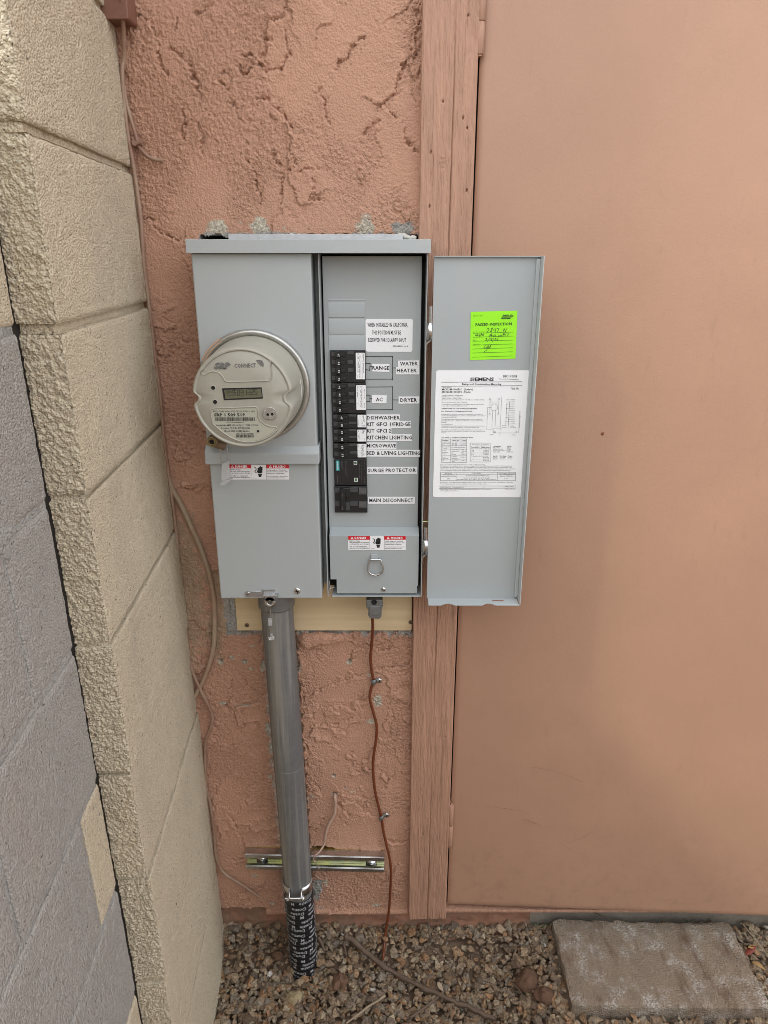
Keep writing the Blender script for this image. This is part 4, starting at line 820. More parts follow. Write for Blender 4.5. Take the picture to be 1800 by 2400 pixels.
for s, xa_, xb_, yb, bo in (('Panelboard Rating: 100 Amps Max.', 270, 565, 460, 0), ('120/240 Volts - 1 phase, 3 wire', 270, 535, 481, 0), ('208Y/120 Volts - 1 phase, 3 wire', 270, 545, 501, 0), ('(Derived from 3 phase, 4 wire system with fifth jaw assembly installed)', 270, 852, 521, 0), ('Meter Socket Rating: 125 Amps Continuous', 268, 622, 554, 0),
    ('For Installation by Qualified Person in accordance with all local electrical', 268, 850, 585, 0), ('codes and/or the National Electrical Code', 268, 622, 606, 0), ('Suitable Only For Use As Service Equipment', 266, 756, 643, 0.02), ('For Overhead or Underground Service', 266, 688, 680, 0.02),
    ('Line terminals A1 and B1 are marked for underground service entry as', 264, 836, 722, 0), ('shown in the wiring diagram. For overhead entry reposition service lugs per', 264, 876, 742, 0), ('enclosed instruction sheet.', 264, 478, 762, 0), ('Unused neutral branch terminals may be used to terminate equipment', 262, 830, 793, 0), ('grounding wires in the combinations indicated for equipment ground bar', 262, 848, 812, 0), ('terminals.', 262, 335, 833, 0),
    ('General Information:', 262, 424, 866, 0), ('Circuit breaker trip position is indicated by handle position midway between', 262, 866, 885, 0), ('ON and OFF. To reset, move handle to OFF position then turn ON.', 262, 790, 904, 0), ('Any 1A-50A one circuit breaker must be installed in the lowest position of', 260, 858, 938, 0), ('the branch panel. All other positions are limited to 60 amp maximum circuit', 260, 876, 957, 0), ('breakers.', 260, 330, 978, 0), ('Use 60/75° C Copper or Aluminum Wires', 266, 706, 1045, 0.015),
    ('Short Circuit Current Rating (Maximum) when not included in short circuit rating', 250, 870, 1422, 0), ('This panelboard has a maximum short circuit current rating of 22,000 Amps RMS symmetrical, 120/240 V~. The molded branch', 250, 1246, 1441, 0), ('circuit breakers and main breaker where series combinations to be used for various short circuit current levels are listed in the', 248, 1240, 1460, 0), ('tabulation below. Any circuit breaker installed, replaced or added in this panelboard must be manufactured by the maker and must be', 248, 1292, 1481, 0), ('of the correct type as indicated in the tabulation below. Use of other circuit breakers in this equipment will void the warranty.', 248, 1222, 1501, 0),
    ('Important: Do not allow petroleum based hydrocarbons sprays, chemicals, solvents or any paint to contact interior components.', 246, 1258, 1670, 0), ('Petroleum based chemicals can cause degradation of electrical insulating materials.', 244, 894, 1690, 0), ('Siemens Industry, Inc.   Technical Manual 1-3-1', 244, 572, 1735, 0), ('A7B2004-1134  Rev. C', 1145, 1292, 1729, 0), ('© National Electrical Code and NFPA 70 is a registered trademark of the National Fire Protection Association.', 242, 958, 1763, 0), ('Made in Mexico', 1150, 1290, 1760, 0), ('© 2015 Copyright Siemens Industry, Inc.', 242, 502, 1785, 0),
    ('Terminal', 274, 360, 1088, 0.02), ('Wire Size', 415, 512, 1088, 0.02), ('Torque', 542, 608, 1088, 0.02), ('A1,B1,A2,B2', 272, 385, 1122, 0), ('2/0-#4', 412, 478, 1122, 0), ('110 lb-in', 540, 606, 1122, 0), ('N', 272, 290, 1147, 0), ('2/0-#4', 412, 478, 1147, 0), ('110 lb-in', 540, 606, 1147, 0), ('Branch Breaker', 270, 385, 1174, 0), ('Terminals', 270, 343, 1192, 0), ('See Markings on Breaker', 405, 600, 1181, 0),
    ('Neutral', 270, 328, 1228, 0), ('Equipment', 270, 354, 1250, 0), ('Ground', 270, 330, 1272, 0), ('#10-#14 CU', 404, 510, 1215, 0), ('#10-#12 AL', 404, 510, 1238, 0), ('#8', 404, 430, 1260, 0), ('#6-#4', 404, 468, 1281, 0), ('20 lb-in', 542, 602, 1215, 0), ('25 lb-in', 542, 602, 1238, 0), ('25 lb-in', 542, 602, 1260, 0), ('35 lb-in', 542, 602, 1281, 0), ('Ground', 268, 328, 1315, 0), ('Conductors', 268, 360, 1336, 0), ('Only', 268, 302, 1358, 0), ('(2) #14-#10', 404, 480, 1311, 0), ('(#12-#8 AL)', 404, 492, 1334, 0), ('(3) #14-#12', 404, 500, 1358, 0), ('wire', 412, 450, 1377, 0), ('35 lb-in', 540, 600, 1318, 0), ('25 lb-in', 540, 598, 1366, 0),
    ('If hub is required, use the following', 690, 922, 1144, 0), ('surface cover shown', 730, 878, 1161, 0), ('Trade size (in.)    Catalog number', 678, 936, 1180, 0.02), ('(H-hub kits for metallic conduit only)', 678, 932, 1201, 0), ('1 1/4 ........................... EC38597', 678, 922, 1225, 0), ('1 1/2 ........................... EC38598', 678, 922, 1245, 0), ('2 ................................. EC38599', 678, 922, 1263, 0), ('2 1/2 ........................... EC38600', 678, 922, 1282, 0), ('F/L Type Hub (bolted and seal)', 676, 910, 1303, 0), ('1 ................................. EC41396', 674, 922, 1324, 0), ('1 1/4 ........................... EC41397', 674, 922, 1345, 0), ('2 ................................. EC41398', 674, 922, 1366, 0),
    ('Accessories', 988, 1094, 1170, 0.02), ('Cat. No.', 1174, 1240, 1170, 0.02), ('Filler Plate', 986, 1070, 1188, 0), ('QF3', 1174, 1222, 1188, 0), ('5th Jaw Assembly', 986, 1122, 1207, 0), ('5THJ4J', 1172, 1230, 1207, 0), ('Meter Socket Jumper', 986, 1156, 1227, 0), ('ECJK', 1172, 1216, 1227, 0), ('Padlock Kit', 986, 1078, 1246, 0), ('ECMPLK2', 1170, 1262, 1246, 0), ('Lug Kit', 984, 1042, 1304, 0.02), ('Wire Range', 1070, 1164, 1304, 0.02), ('Torque', 1186, 1244, 1304, 0.02), ('ECLK2', 982, 1036, 1322, 0), ('2/0-#4', 1080, 1145, 1322, 0), ('110 lb-in', 1184, 1250, 1322, 0), ('ECLK33', 982, 1048, 1342, 0), ('1/0-#14', 1080, 1150, 1342, 0), ('50 lb-in', 1184, 1246, 1342, 0),
    ('Main Breaker', 312, 414, 1545, 0), ('When the panelboard', 284, 440, 1563, 0), ('contains disconnect types', 256, 468, 1582, 0), ('Branch Breaker', 698, 818, 1541, 0), ('Use the circuit breakers installed are Type', 600, 928, 1572, 0), ('Then the capacity of short circuit', 1056, 1288, 1543, 0), ('rating in RMS symmetrical', 1070, 1268, 1562, 0), ('amperes, 120/240 V~', 1076, 1256, 1581, 0), ('QPH', 342, 384, 1619, 0), ('QP,QPH, QT, QPF, QPHF, QAF, QAFH, QE, QEH,', 572, 936, 1608, 0), ('MP-T, MP-HT, MPF-T, MP-GT, MPH-GT, MP-LT, MP-HT, MP-AT and MP-HGT', 484, 1028, 1629, 0), ('22,000', 1132, 1190, 1618, 0), ('4', 846, 862, 1735, 0), ('EC3832', 938, 988, 1004, 0), ('EC3832', 1240, 1290, 1010, 0), ('NEUTRAL', 1222, 1275, 888, 0), ('VOLTAGE', 1222, 1302, 908, 0)):
    ln(s, xa_, xb_, yb, 13 if not bo else 15, bo)
u, v = C8(1352, 900); textv(m, 'INSTALLER USE', u, v, C8(0, 740)[1], 2.6, yi)
def rl(pts, wd=0.00035): pline(m, C8, pts, wd, yi - 0.0001, 2)
for q in ([(264,272),(1386,263)], [(262,328),(1386,318)], [(234,1714),(1296,1711)], [(234,1745),(1296,1742)]): rl(q, 0.0006)
for x0_, y0_, x1_, y1_, vs_, hs_ in ((262, 1060, 616, 1384, (392, 522), (1100, 1128, 1152, 1200, 1292, 1340)), (664, 1116, 942, 1378, (), ()), (250, 1522, 1294, 1638, (478, 1042), (1552, 1586))):
    rl([(x0_, y0_), (x1_, y0_), (x1_, y1_), (x0_, y1_), (x0_, y0_)], 0.0005)
    for vv in vs_: rl([(vv, y0_), (vv, y1_)])
    for hh_ in hs_: rl([(x0_, hh_), (x1_, hh_)])
circ = lambda cx, cy, r, n=18: [(cx + r*math.cos(6.2832*i/n), cy + r*math.sin(6.2832*i/n)) for i in range(n+1)]
rl(circ(998, 620, 48)); [rl(circ(x, y, 11, 8)) for x, y in ((942, 508), (1063, 508), (933, 716), (1055, 716), (1012, 962))]
for q in ([(940,520),(936,706)], [(1063,520),(1057,706)], [(938,545),(980,545),(980,580)], [(1062,545),(1022,545),(1022,580)], [(965,620),(906,620),(894,932),(986,932),(986,962)], [(978,655),(964,910),(1105,910),(1115,895),(1190,910)], [(1018,655),(1010,880),(1105,880),(1118,868),(1156,880)], [(1102,470),(1075,1010)], [(1176,515),(1156,880)], [(1212,545),(1190,910)], [(980,975),(1338,975),(1345,680)], [(1345,680),(1358,680),(1352,740)], [(1010,975),(975,960)], [(1290,965),(1305,955),(1308,975)]): rl(q)
for i in range(12):
    y = 515 + 30.5*i; xx = (1176 - (y-515)*0.05) if i % 2 == 0 else (1212 - (y-515)*0.06)
    if y < 860: rl(circ(xx, y, 3, 6), 0.0006); rl([(xx, y), (1235, y), (1245, y - 9), (1258, y + 5), (1270, y - 9), (1284, y)], 0.0003)
rl([(1068, 222), (1082, 228), (1200, 228), (1340, 238)], 0.0006)
m.build('wiring_label', [M['white'], M['ink'], M['greyink']], fd)

# green inspection slip
m = MB(); ys = FY - 0.0003; yi = ys - 0.0007
q = [P(*C7(x, y), ys) for x, y in ((592, 1386), (1113, 1368), (1136, 820), (601, 834))]; m.add([(p.x, ys - 0.0003, p.z) for p in q] + [(p.x, ys, p.z) for p in q], [(0, 1, 2, 3), (7, 6, 5, 4), (0, 4, 5, 1), (1, 5, 6, 2), (2, 6, 7, 3), (3, 7, 4, 0)], 0)
def lt_(s, x0_, x1_, yb, h, bo=0, mi=1, sh=0, tn=1.2): (u, v), (uu, _) = C7(x0_, yb), C7(x1_, yb); text(m, s, u, uu, v, h*C7.k, yi, mi, bo, shear=sh, turn=tn)
lt_('PASSED INSPECTION', 656, 1070, 994, 30, 0.03); lt_('SRP', 946, 1084, 912, 40, 0.09, 1, 0.35); lt_('LN NO. 2530', 632, 740, 886, 12); lt_('Lot No. Address', 628, 768, 1070, 12); lt_('Date', 628, 666, 1162, 12); lt_('Inspector', 626, 706, 1208, 12)
for i in range(4): pline(m, C7, [(948, 902 - 7*i), (1082, 898 - 7*i)], 0.00025, yi - 0.0003, 0)
for x in (985, 1000, 1015, 1030): pline(m, C7, [(x - (1008 - x)*0.4, 864), (x, 874)], 0.0004, yi, 1)
for ya in (1079, 1124, 1170, 1214, 1258, 1304, 1352): pline(m, C7, [(628 - (ya-1079)*0.03, ya), (1090 - (ya-1079)*0.05, ya - 14)], 0.0005, yi, 1)
HW = [[(786,1030),(800,1020),(812,1030),(800,1052),(780,1066),(812,1064)], [(858,1016),(838,1020),(846,1038),(842,1062),(824,1062),(838,1044),(856,1016)], [(870,1020),(864,1044),(888,1040)], [(890,1016),(882,1064)], [(900,1024),(928,1020),(906,1062)], [(972,1062),(984,1022),(998,1060),(1018,1016)],
      [(668,1086),(654,1106),(684,1104)], [(684,1084),(672,1118)], [(702,1086),(692,1108),(706,1114),(712,1100),(696,1104)], [(726,1078),(718,1112)], [(716,1092),(736,1090)], [(746,1076),(734,1112)], [(738,1096),(750,1094),(746,1110)], [(812,1120),(836,1078),(842,1118)], [(818,1104),(844,1102)], [(852,1096),(858,1116),(872,1094)], [(878,1106),(890,1098),(882,1096),(876,1112),(892,1112)],
      [(916,1098),(918,1116),(930,1114),(934,1098)], [(938,1114),(942,1098),(954,1100),(954,1114)], [(976,1080),(970,1102)], [(986,1080),(980,1102)], [(968,1088),(992,1086)], [(968,1096),(990,1094)], [(1006,1080),(1000,1112)], [(1018,1086),(1036,1084),(1020,1112),(1042,1110)],
      [(772,1136),(788,1134),(778,1146),(790,1154),(768,1164)], [(818,1130),(790,1176)], [(826,1136),(820,1162)], [(836,1136),(848,1140),(838,1148),(846,1158),(832,1162)], [(868,1128),(850,1176)], [(876,1138),(890,1136),(876,1160),(892,1160)], [(918,1132),(902,1134),(900,1146),(912,1148),(908,1162),(894,1162)],
      [(806,1214),(780,1210),(752,1232),(762,1248),(794,1238),(800,1220),(784,1270),(754,1292)], [(812,1214),(800,1250),(830,1234),(836,1206),(808,1252)]]
for q in HW: pline(m, C7, q, 0.0006, yi - 0.0001, 2)
m.build('inspection_slip', [M['lime'], M['limeink'], M['pencil']], fd)

# ---------------------------------------------------------------- electric meter
MX, MZ = -0.208, CAMZ - 0.2
mt = thing('electric_meter', 'round beige digital electricity meter in a ring on the grey cover', 'electric meter', (MX, YF, MZ))
m = MB(); m.lathe([(0.0, -0.002), (0.0890, -0.002), (0.0898, 0.004), (0.0898, 0.010), (0.0880, 0.0145), (0.0850, 0.0155), (0.0825, 0.0135), (0.0800, 0.0125), (0.078, 0.004)], (MX, YF, MZ), 96)
rg = m.build('sealing_ring', M['alu'], mt)
def scoop(r, h, c):
    d = math.atan2(math.sin(c), math.cos(c)); e = math.atan2(math.sin(c - math.pi), math.cos(c - math.pi))
    k = max(0, min(1, (h - 0.055)/0.04)); g_ = math.exp(-(d/0.13)**4) + 0.8*math.exp(-((e)/0.10)**4)
    rr = r - (0.010 * g_ * k if r > 0.060 else 0); return rr, h
FH = 0.110
m = MB(); m.lathe([(0.0800, 0.006), (0.0796, 0.020), (0.0788, 0.030), (0.0772, 0.050), (0.0760, 0.075), (0.0752, FH - 0.010), (0.0742, FH - 0.0035), (0.0728, FH - 0.0008), (0.0712, FH), (0.0698, FH - 0.0006), (0.0690, FH - 0.0022), (0.0682, FH - 0.0022), (0.0672, FH - 0.0012), (0.040, FH - 0.0012), (0, FH - 0.0012)], (MX, YF, MZ), 160, fn=scoop)
m.build('meter_housing', M['meter'], mt)
YM = YF - FH + 0.0012
def ell(pts, closed=True, rad=0.0007, name='bead', mtl='meter'):
    q = [P(*D1(*p), YM - 0.0001) for p in pts]; mm = MB(); mm.tube(q + ([q[0]] if closed else []), rad, 8, cap=not closed); return mm.build(name, M[mtl], mt)
def arcpts(cx, cy, r, a0, a1, n): return [(cx + r*math.cos(R(a0 + (a1-a0)*i/n)), cy - r*math.sin(R(a0 + (a1-a0)*i/n))) for i in range(n+1)]
bead1 = arcpts(693, 870, 562, 155, 47, 18) + [(1062, 452), (1072, 560), (1076, 640), (1060, 680), (1000, 688), (700, 696), (530, 698), (505, 688), (480, 640), (435, 590), (370, 570), (310, 580), (262, 612), (232, 612), (222, 590)]
bead1 = [(222, 575)] + bead1[1:]
ell(bead1, True, 0.0011, 'badge_outline')
plate = [(330, 1040), (355, 1024), (400, 1020), (880, 1003), (898, 1014), (905, 1050), (905, 1120), (930, 1170), (985, 1215), (1050, 1240), (1120, 1245), (1140, 1262), (1120, 1300)] + [(1060, 1352), (980, 1395), (880, 1425), (780, 1432), (680, 1420), (580, 1380), (480, 1315), (405, 1250), (360, 1215), (345, 1150)]
ell(plate, True, 0.0012, 'nameplate_rim')
pc = (640, 1220); inner = [(pc[0] + (x - pc[0])*0.965, pc[1] + (y - pc[1])*0.955) for x, y in plate]
m = MB(); q = [P(*D1(*p), YM - 0.0003) for p in inner]; m.prism([(p.x, p.z) for p in q][::-1], YM - 0.0003, YM + 0.001)
yi = YM - 0.0009
def lm(s, x0_, x1_, yb, h, bo=0.0, mi=1, sh=0.0): (u, v), (uu, _) = D1(x0_, yb), D1(x1_, yb); text(m, s, u, uu, v, h*D1.k, yi, mi, bo, shear=sh)
lm('FM2S 240V 60Hz 3W CL200 TA30 1.0Kh', 362, 868, 1068, 20, 0.0); lm('SRP 1 509 519', 372, 748, 1118, 36, 0.026); lm('+W7120001509519+', 520, 740, 1196, 10, 0.02); lm('Landis+Gyr MFR UK 06/ 2017   TYPE - S2S2B', 400, 904, 1236, 19, 0.01); lm('Contains FCC ID: R7PER1R1S6', 455, 810, 1270, 19, 0.01); lm('Model: S2S2 COMM Module', 500, 802, 1306, 19, 0.01); lm('LAN ID: B122902D', 640, 855, 1340, 19, 0.01)
rb = random.Random(4)
for xa_, xb_, ya_, yb_ in ((382, 868, 1132, 1174), (642, 855, 1346, 1374)):
    x = xa_
    while x < xb_:
        wb = rb.choice((3, 5, 7)); pline(m, D1, [(x, ya_), (x, yb_)], wb*D1.k*0.00060, yi, 1); x += wb + rb.choice((3, 4, 6))
m.build('nameplate', [M['plate'], M['ink']], mt)
# badge print: lettering with stripes and rays, a leaf
m = MB(); yi = YM - 0.0004
(u, v), (uu, _) = D1(366, 540), D1(566, 540); text(m, 'SRP', u, uu, v, 70*D1.k, yi, 0, 0.075, shear=0.30)
for i in range(4): pline(m, D1, [(360, 533 - 11*i), (560, 527 - 11*i)], 0.0003, yi - 0.0003, 1)
for i in range(7): a = R(20 + 23*i); pline(m, D1, [(478 + 26*math.cos(a), 498 - 22*math.sin(a)), (478 + 44*math.cos(a), 498 - 34*math.sin(a))], 0.0004, yi - 0.0002, 1)
(u, v), (uu, _) = D1(620, 528), D1(884, 520); text(m, 'CONNECT', u, uu, v, 48*D1.k, yi, 0, 0.028, 1.05, turn=1.2)
leaf = [(972, 518), (935, 500), (912, 478), (890, 450), (882, 432), (910, 436), (940, 434), (962, 448), (974, 476)]; q = [P(*D1(*p), yi) for p in leaf]; m.add(q, [tuple(range(len(q)))], 0)
for a, b in (((892,444),(968,514)), ((905,445),(930,475)), ((935,442),(945,485)), ((905,470),(930,478)), ((922,492),(948,492)), ((960,458),(956,498))): pline(m, D1, [a, b], 0.0003, yi - 0.0003, 1)
m.build('badge_print', [M['greyink'], M['meter']], mt)
# display
m = MB(); q = [P(*D1(*p), YM) for p in ((492, 922), (966, 902), (950, 766), (470, 778))]
m.add([(p.x, YM - 0.0006, p.z) for p in q] + [(p.x, YM + 0.001, p.z) for p in q], [(0, 1, 2, 3), (0, 4, 5, 1), (1, 5, 6, 2), (2, 6, 7, 3), (3, 7, 4, 0)], 0)
q = [P(*D1(*p), YM) for p in ((512, 905), (956, 886), (942, 782), (496, 795))]; m.add([(p.x, YM - 0.0009, p.z) for p in q], [(0, 1, 2, 3)], 1)
SEG = {'0': 'abcdef', '1': 'bc', '2': 'abged', '3': 'abgcd', '5': 'afgcd', 'E': 'afged', 'D': 'abcdef', 'A': 'abcefg', 'T': 'fged'}
def seg(ch, x, y, w_, h_):
    A_ = {'a': ((0,0),(1,0)), 'b': ((1,0),(1,.5)), 'c': ((1,.5),(1,1)), 'd': ((0,1),(1,1)), 'e': ((0,.5),(0,1)), 'f': ((0,0),(0,.5)), 'g': ((0,.5),(1,.5))}
    for c_ in SEG[ch]: pline(m, D1, [(x + dx*w_ + (1-dy)*4*0 , y + dy*h_) for dx, dy in A_[c_]], 0.0009 if h_ > 40 else 0.0005, YM - 0.0012, 2)
for i, ch in enumerate('DATE'): seg(ch, 524 + 23*i, 808 - i, 15, 30)
seg('E', 616, 800, 22, 58)
for i, ch in enumerate('031325'): seg(ch, 656 + 42*i, 800 - 1.7*i, 27, 62)
for i in range(3): pline(m, D1, [(528 + 34*i, 866), (548 + 34*i, 862)], 0.0008, YM - 0.0012, 2)
m.build('display', [M['black'], M['lcd'], M['lcdink']], mt)
for x, y, r in ((361, 771, 0.0031), (385, 943, 0.0032), (908, 1298, 0.0019)):
    c = P(*D1(x, y), YM); m = MB(); m.lathe([(r*1.25, 0.0), (r*1.1, 0.0007), (r*0.95, 0.0006)], (c.x, YM - (0.0003 if y > 1200 else 0), c.z), 16, 0); m.lathe([(r, 0.0004), (0, 0.0003)], (c.x, YM - (0.0003 if y > 1200 else 0), c.z), 16, 1); m.build('sight_hole', [M['meter'], M['dark']], mt)
c = P(*D1(1052, 1083), YM); k_ = 0.0210/2 * 0.98
out = [(c.x + k_*1.02*math.cos(R(a)), c.z + k_*math.sin(R(a))) for a in range(-48, 229, 12)]
m = MB(); m.prism(out, YM - 0.004, YM + 0.001); op = m.build('optical_port', M['alu'], mt, bevel=0.0006)
m = MB()
for x, y in ((1024, 1097), (1078, 1093)): p = P(*D1(x, y), YM - 0.004); m.lathe([(0.0021, 0.0003), (0, 0.0003)], (p.x, YM - 0.004, p.z), 16)
m.build('port_eye', M['dark'], op)
m = MB()
for x, y in ((988, 1058), (1105, 1055), (1052, 1135)): p = P(*D1(x, y), YM - 0.004); m.lathe([(0.0019, 0.0), (0.0019, 0.0004), (0.0012, 0.0004), (0.0012, 0.0001), (0.0006, 0.0001), (0, 0.0003)], (p.x, YM - 0.004, p.z), 14)
m.build('port_rivet', M['alu'], op)
# orange slip and white strip on the ring, barrel lock below left
m = MB(); n = 10; a0_, a1_ = R(122), R(152)
q = [(MX + 0.0902*math.cos(a0_ + (a1_-a0_)*i/n), y, MZ + 0.0902*math.sin(a0_ + (a1_-a0_)*i/n)) for y in (YF - 0.012, YF - 0.003) for i in range(n+1)] + [(MX + 0.084*math.cos(a0_ + (a1_-a0_)*i/n), YF - 0.0160, MZ + 0.084*math.sin(a0_ + (a1_-a0_)*i/n)) for i in range(n+1)]
m.add(q, [(i, i+1, n+2+i, n+1+i) for i in range(n)] + [(2*n+2+i, 2*n+3+i, i+1, i) for i in range(n)]); m.build('ring_sticker', M['orange'], rg)
m = MB(); a0_, a1_ = R(-12), R(12)
q = [(MX + r_*math.cos(a0_ + (a1_-a0_)*i/n), y, MZ + r_*math.sin(a0_ + (a1_-a0_)*i/n)) for r_, y in ((0.0790, YF - 0.034), (0.0786, YF - 0.038)) for i in range(n+1)]; m.add(q, [(i, i+1, n+2+i, n+1+i) for i in range(n)]); m.build('side_label', M['white'], mt)
lk = thing('barrel_lock', 'small brass barrel lock under the lower left of the meter ring', 'lock', P(*D1(345, 1430), YF - 0.03))
c = P(*D1(345, 1428), YF - 0.040)
m = MB(); m.lathe([(0.0065, -0.03), (0.0085, -0.028), (0.0088, -0.004), (0.0075, 0), (0.0, 0)], c, 24, 0); m.build('barrel', M['lockrust'], lk)
m = MB(); m.lathe([(0.0080, 0.0), (0.0080, 0.0016), (0.0064, 0.0018), (0.0062, 0.0004)], c, 24, 0); m.lathe([(0.0054, 0.0002), (0.0054, 0.0016), (0.0042, 0.0016), (0.0040, 0.0002)], c, 24, 0); m.build('lock_ring', M['brass'], lk)
m = MB(); m.lathe([(0.0041, 0.0006), (0, 0.0006)], c, 20); m.build('key_hole', M['dark'], lk)
m = MB(); p = P(*D1(430, 1460), YF - 0.012); m.tube([P(*D1(330, 1400), YF - 0.012), P(*D1(400, 1450), YF - 0.014), P(*D1(500, 1480), YF - 0.008)], 0.0075, 10); m.build('lock_bridge', M['lockrust'], lk)

# clear seal tags
def loop(m, cr, pts, y, r=0.0005): m.tube([P(*cr(*p), y) for p in pts], r, 6)
sl = thing('meter_seal', 'clear plastic seal tag hanging on a wire loop below the meter', 'seal tag', P(*D1(520, 1920), YF - 0.02))
ys = YF - 0.014
m = MB(); loop(m, D1, [(460,1470),(448,1540),(452,1640),(470,1690)], ys); loop(m, D1, [(528,1470),(538,1540),(536,1650)], ys); m.build('seal_wire', M['zinc'], sl)
m = MB(); m.prism([(p.x, p.z) for p in (P(*D1(x, y), ys) for x, y in ((462, 1905), (560, 1880), (555, 1642), (470, 1690)))], ys - 0.0022, ys + 0.0022); tg = m.build('tag_body', M['clear'], sl, bevel=0.0006)
m = MB(); m.prism([(p.x, p.z) for p in (P(*D1(x, y), ys) for x, y in ((446, 1952), (510, 1950), (595, 1880), (585, 1868), (460, 1908)))], ys - 0.004, ys + 0.003); m.build('tag_foot', M['clear'], sl, bevel=0.0006)
sl2 = thing('latch_seal', 'tiny clear seal on a thin wire hanging from the latch over the conduit', 'seal tag', P(*D2(500, 470), YF))
ys = YF + 0.002 - 0.0095
m = MB(); loop(m, D2, [(484,205),(490,250),(486,320),(487,380),(498,460)], ys); loop(m, D2, [(490,250),(494,330),(496,400),(502,460)], ys); m.build('seal_wire', M['zinc'], sl2)
m = MB(); bbx(m, D2, 474, 318, 500, 372, ys - 0.001, ys + 0.001); m.prism([(p.x, p.z) for p in (P(*D2(x, y), ys) for x, y in ((485, 480), (522, 470), (518, 452), (508, 450), (505, 430), (490, 432), (492, 455), (474, 462)))], ys - 0.0018, ys + 0.0018); m.build('seal_body', M['clear'], sl2, bevel=0.0004)
# ---------------------------------------------------------------- timber behind the conduit
pk = thing('pine_plank', 'pale raw pine board below the grey box', 'board', (-0.11, 0, 0.784))
m = MB(); m.box(-0.2865, 0.0545, -0.004, 0.034, 0.7865, 0.93); m.build('plank', M['pine'], pk, bevel=0.0015)
for x in (315, 1541): screw(D2, x, 368 if x < 1000 else 345, 0.0048, -0.0042, pk, 20, 'screw', 'lockrust', cross=True, dome=0.001)
m = MB(); pts = [P(*D2(x, y), -0.004) for x, y in ((690, 445), (760, 425), (850, 420), (950, 425), (1030, 428), (1050, 460), (1020, 500), (950, 490), (880, 500), (830, 515), (760, 540), (705, 530))]
ck = MB(); rs = random.Random(3); cpt = sum(pts, Vector()) / len(pts)
ring2 = [Vector((p.x*0.82 + cpt.x*0.18, -0.013 - rs.uniform(0, 0.004), p.z*0.82 + cpt.z*0.18)) for p in pts]; n = len(pts)
ck.add(pts + ring2 + [Vector((cpt.x, -0.016, cpt.z))], [(i, (i+1) % n, n + (i+1) % n, n + i) for i in range(n)] + [(n + i, n + (i+1) % n, 2*n) for i in range(n)])
o = ck.build('loose_stucco_lump', M['stucco'], wall); o.modifiers.new('sub', 'SUBSURF').render_levels = 3
tx = bpy.data.textures.new('lump', 'CLOUDS'); tx.noise_scale = 0.012; dm = o.modifiers.new('d', 'DISPLACE'); dm.texture = tx; dm.strength = 0.006

# ---------------------------------------------------------------- conduit, strut and clamp
YC = -0.050; RC = 0.0301
cA, cB = P(648, 1410, YC), P(697, 2050, YC); ax = (cB - cA) / (cB.z - cA.z)
def cp(z): return cA + ax * (z - cA.z)
ztape = P(700, 2115, YC - RC).z
cn_ = thing('conduit', 'thick weathered metal conduit rising from the gravel into the grey box', 'conduit', cp(0.0))
m = MB(); m.tube([cp(-0.11), cp(0.25), cp(0.5), cp(0.878)], RC, 40); pp_ = m.build('pipe', M['pipe'], cn_)
def ringz(m, prof, n=40, mi=0):
    vs = []
    for r, z in prof:
        c = cp(z); vs += [(c.x + r*math.cos(6.28318*j/n), c.y + r*math.sin(6.28318*j/n), z) for j in range(n)]
    m.add(vs, [(i*n + j, i*n + (j+1) % n, (i+1)*n + (j+1) % n, (i+1)*n + j) for i in range(len(prof)-1) for j in range(n)], mi, True)
m = MB(); ringz(m, [(RC, 0.868), (RC + 0.0028, 0.866), (RC + 0.0034, 0.868), (RC + 0.0034, 0.888), (RC + 0.0045, 0.890), (RC + 0.0045, 0.899)]); m.build('hub', M['castgrey'], cn_)
zj = P(690, 1790, YC).z; m = MB(); ringz(m, [(RC, zj + 0.001), (RC + 0.0004, zj + 0.0005), (RC + 0.0004, zj - 0.0005), (RC, zj - 0.001)]); m.build('joint_line', M['pipe'], cn_)
# printed tape wound round the foot
m = MB(); prof = []; z = ztape
while z > -0.10: prof += [(RC + 0.0009, z), (RC + 0.0016, z - 0.0010), (RC + 0.0010, z - 0.0120)]; z -= 0.0125
ringz(m, [(RC, ztape + 0.0005)] + prof); tp = m.build('wrap_tape', M['tape'], cn_)
v_, f_, xa_, xb_ = tgeo('Dottie   M   Dottie   Dottie   M  Dottie', 0.02, 2, 1.05); m = MB()
for k in range(20):
    z0_ = ztape - 0.0030 - k*0.0125; a0_ = 1.9*k + 0.5; s_ = 0.0076 / CAPH; tl = 0.04 if k % 3 else -0.05
    out = []
    for a, b in v_:
        th = (a - xa_)*s_/RC*0.95 + a0_; z = z0_ - b*s_ - tl*0.03*math.sin(th); rr_ = RC + 0.0019; c = cp(z); out.append((c.x + rr_*math.cos(-th), c.y + rr_*math.sin(-th), z))
    m.add(out, f_, 0)
m.build('tape_lettering', M['tapetext'], tp)
zst = P(*D3(310, 700), -0.022).z; S0 = P(*D3(303, 705), -0.022).x; S1 = P(*D3(1343, 735), -0.022).x; SL = -math.tan(R(1.8))
st = thing('strut_channel', 'short zinc strut channel screwed across the stucco behind the conduit', 'strut channel', (-0.15, -0.02, zst))
def stv(m, y0, y1, za, zb, mi=0): 
    xs = (S0, S1); vs = [(x, y, zst + dz + (x - S0)*SL) for dz in (za, zb) for y in (y0, y1) for x in xs]
    m.add(vs, [(0, 2, 3, 1), (4, 5, 7, 6), (0, 1, 5, 4), (2, 6, 7, 3), (0, 4, 6, 2), (1, 3, 7, 5)], mi)
m = MB(); stv(m, -0.0025, 0.004, -0.0206, 0.0206); m.build('channel_web', M['yzinc'], st)
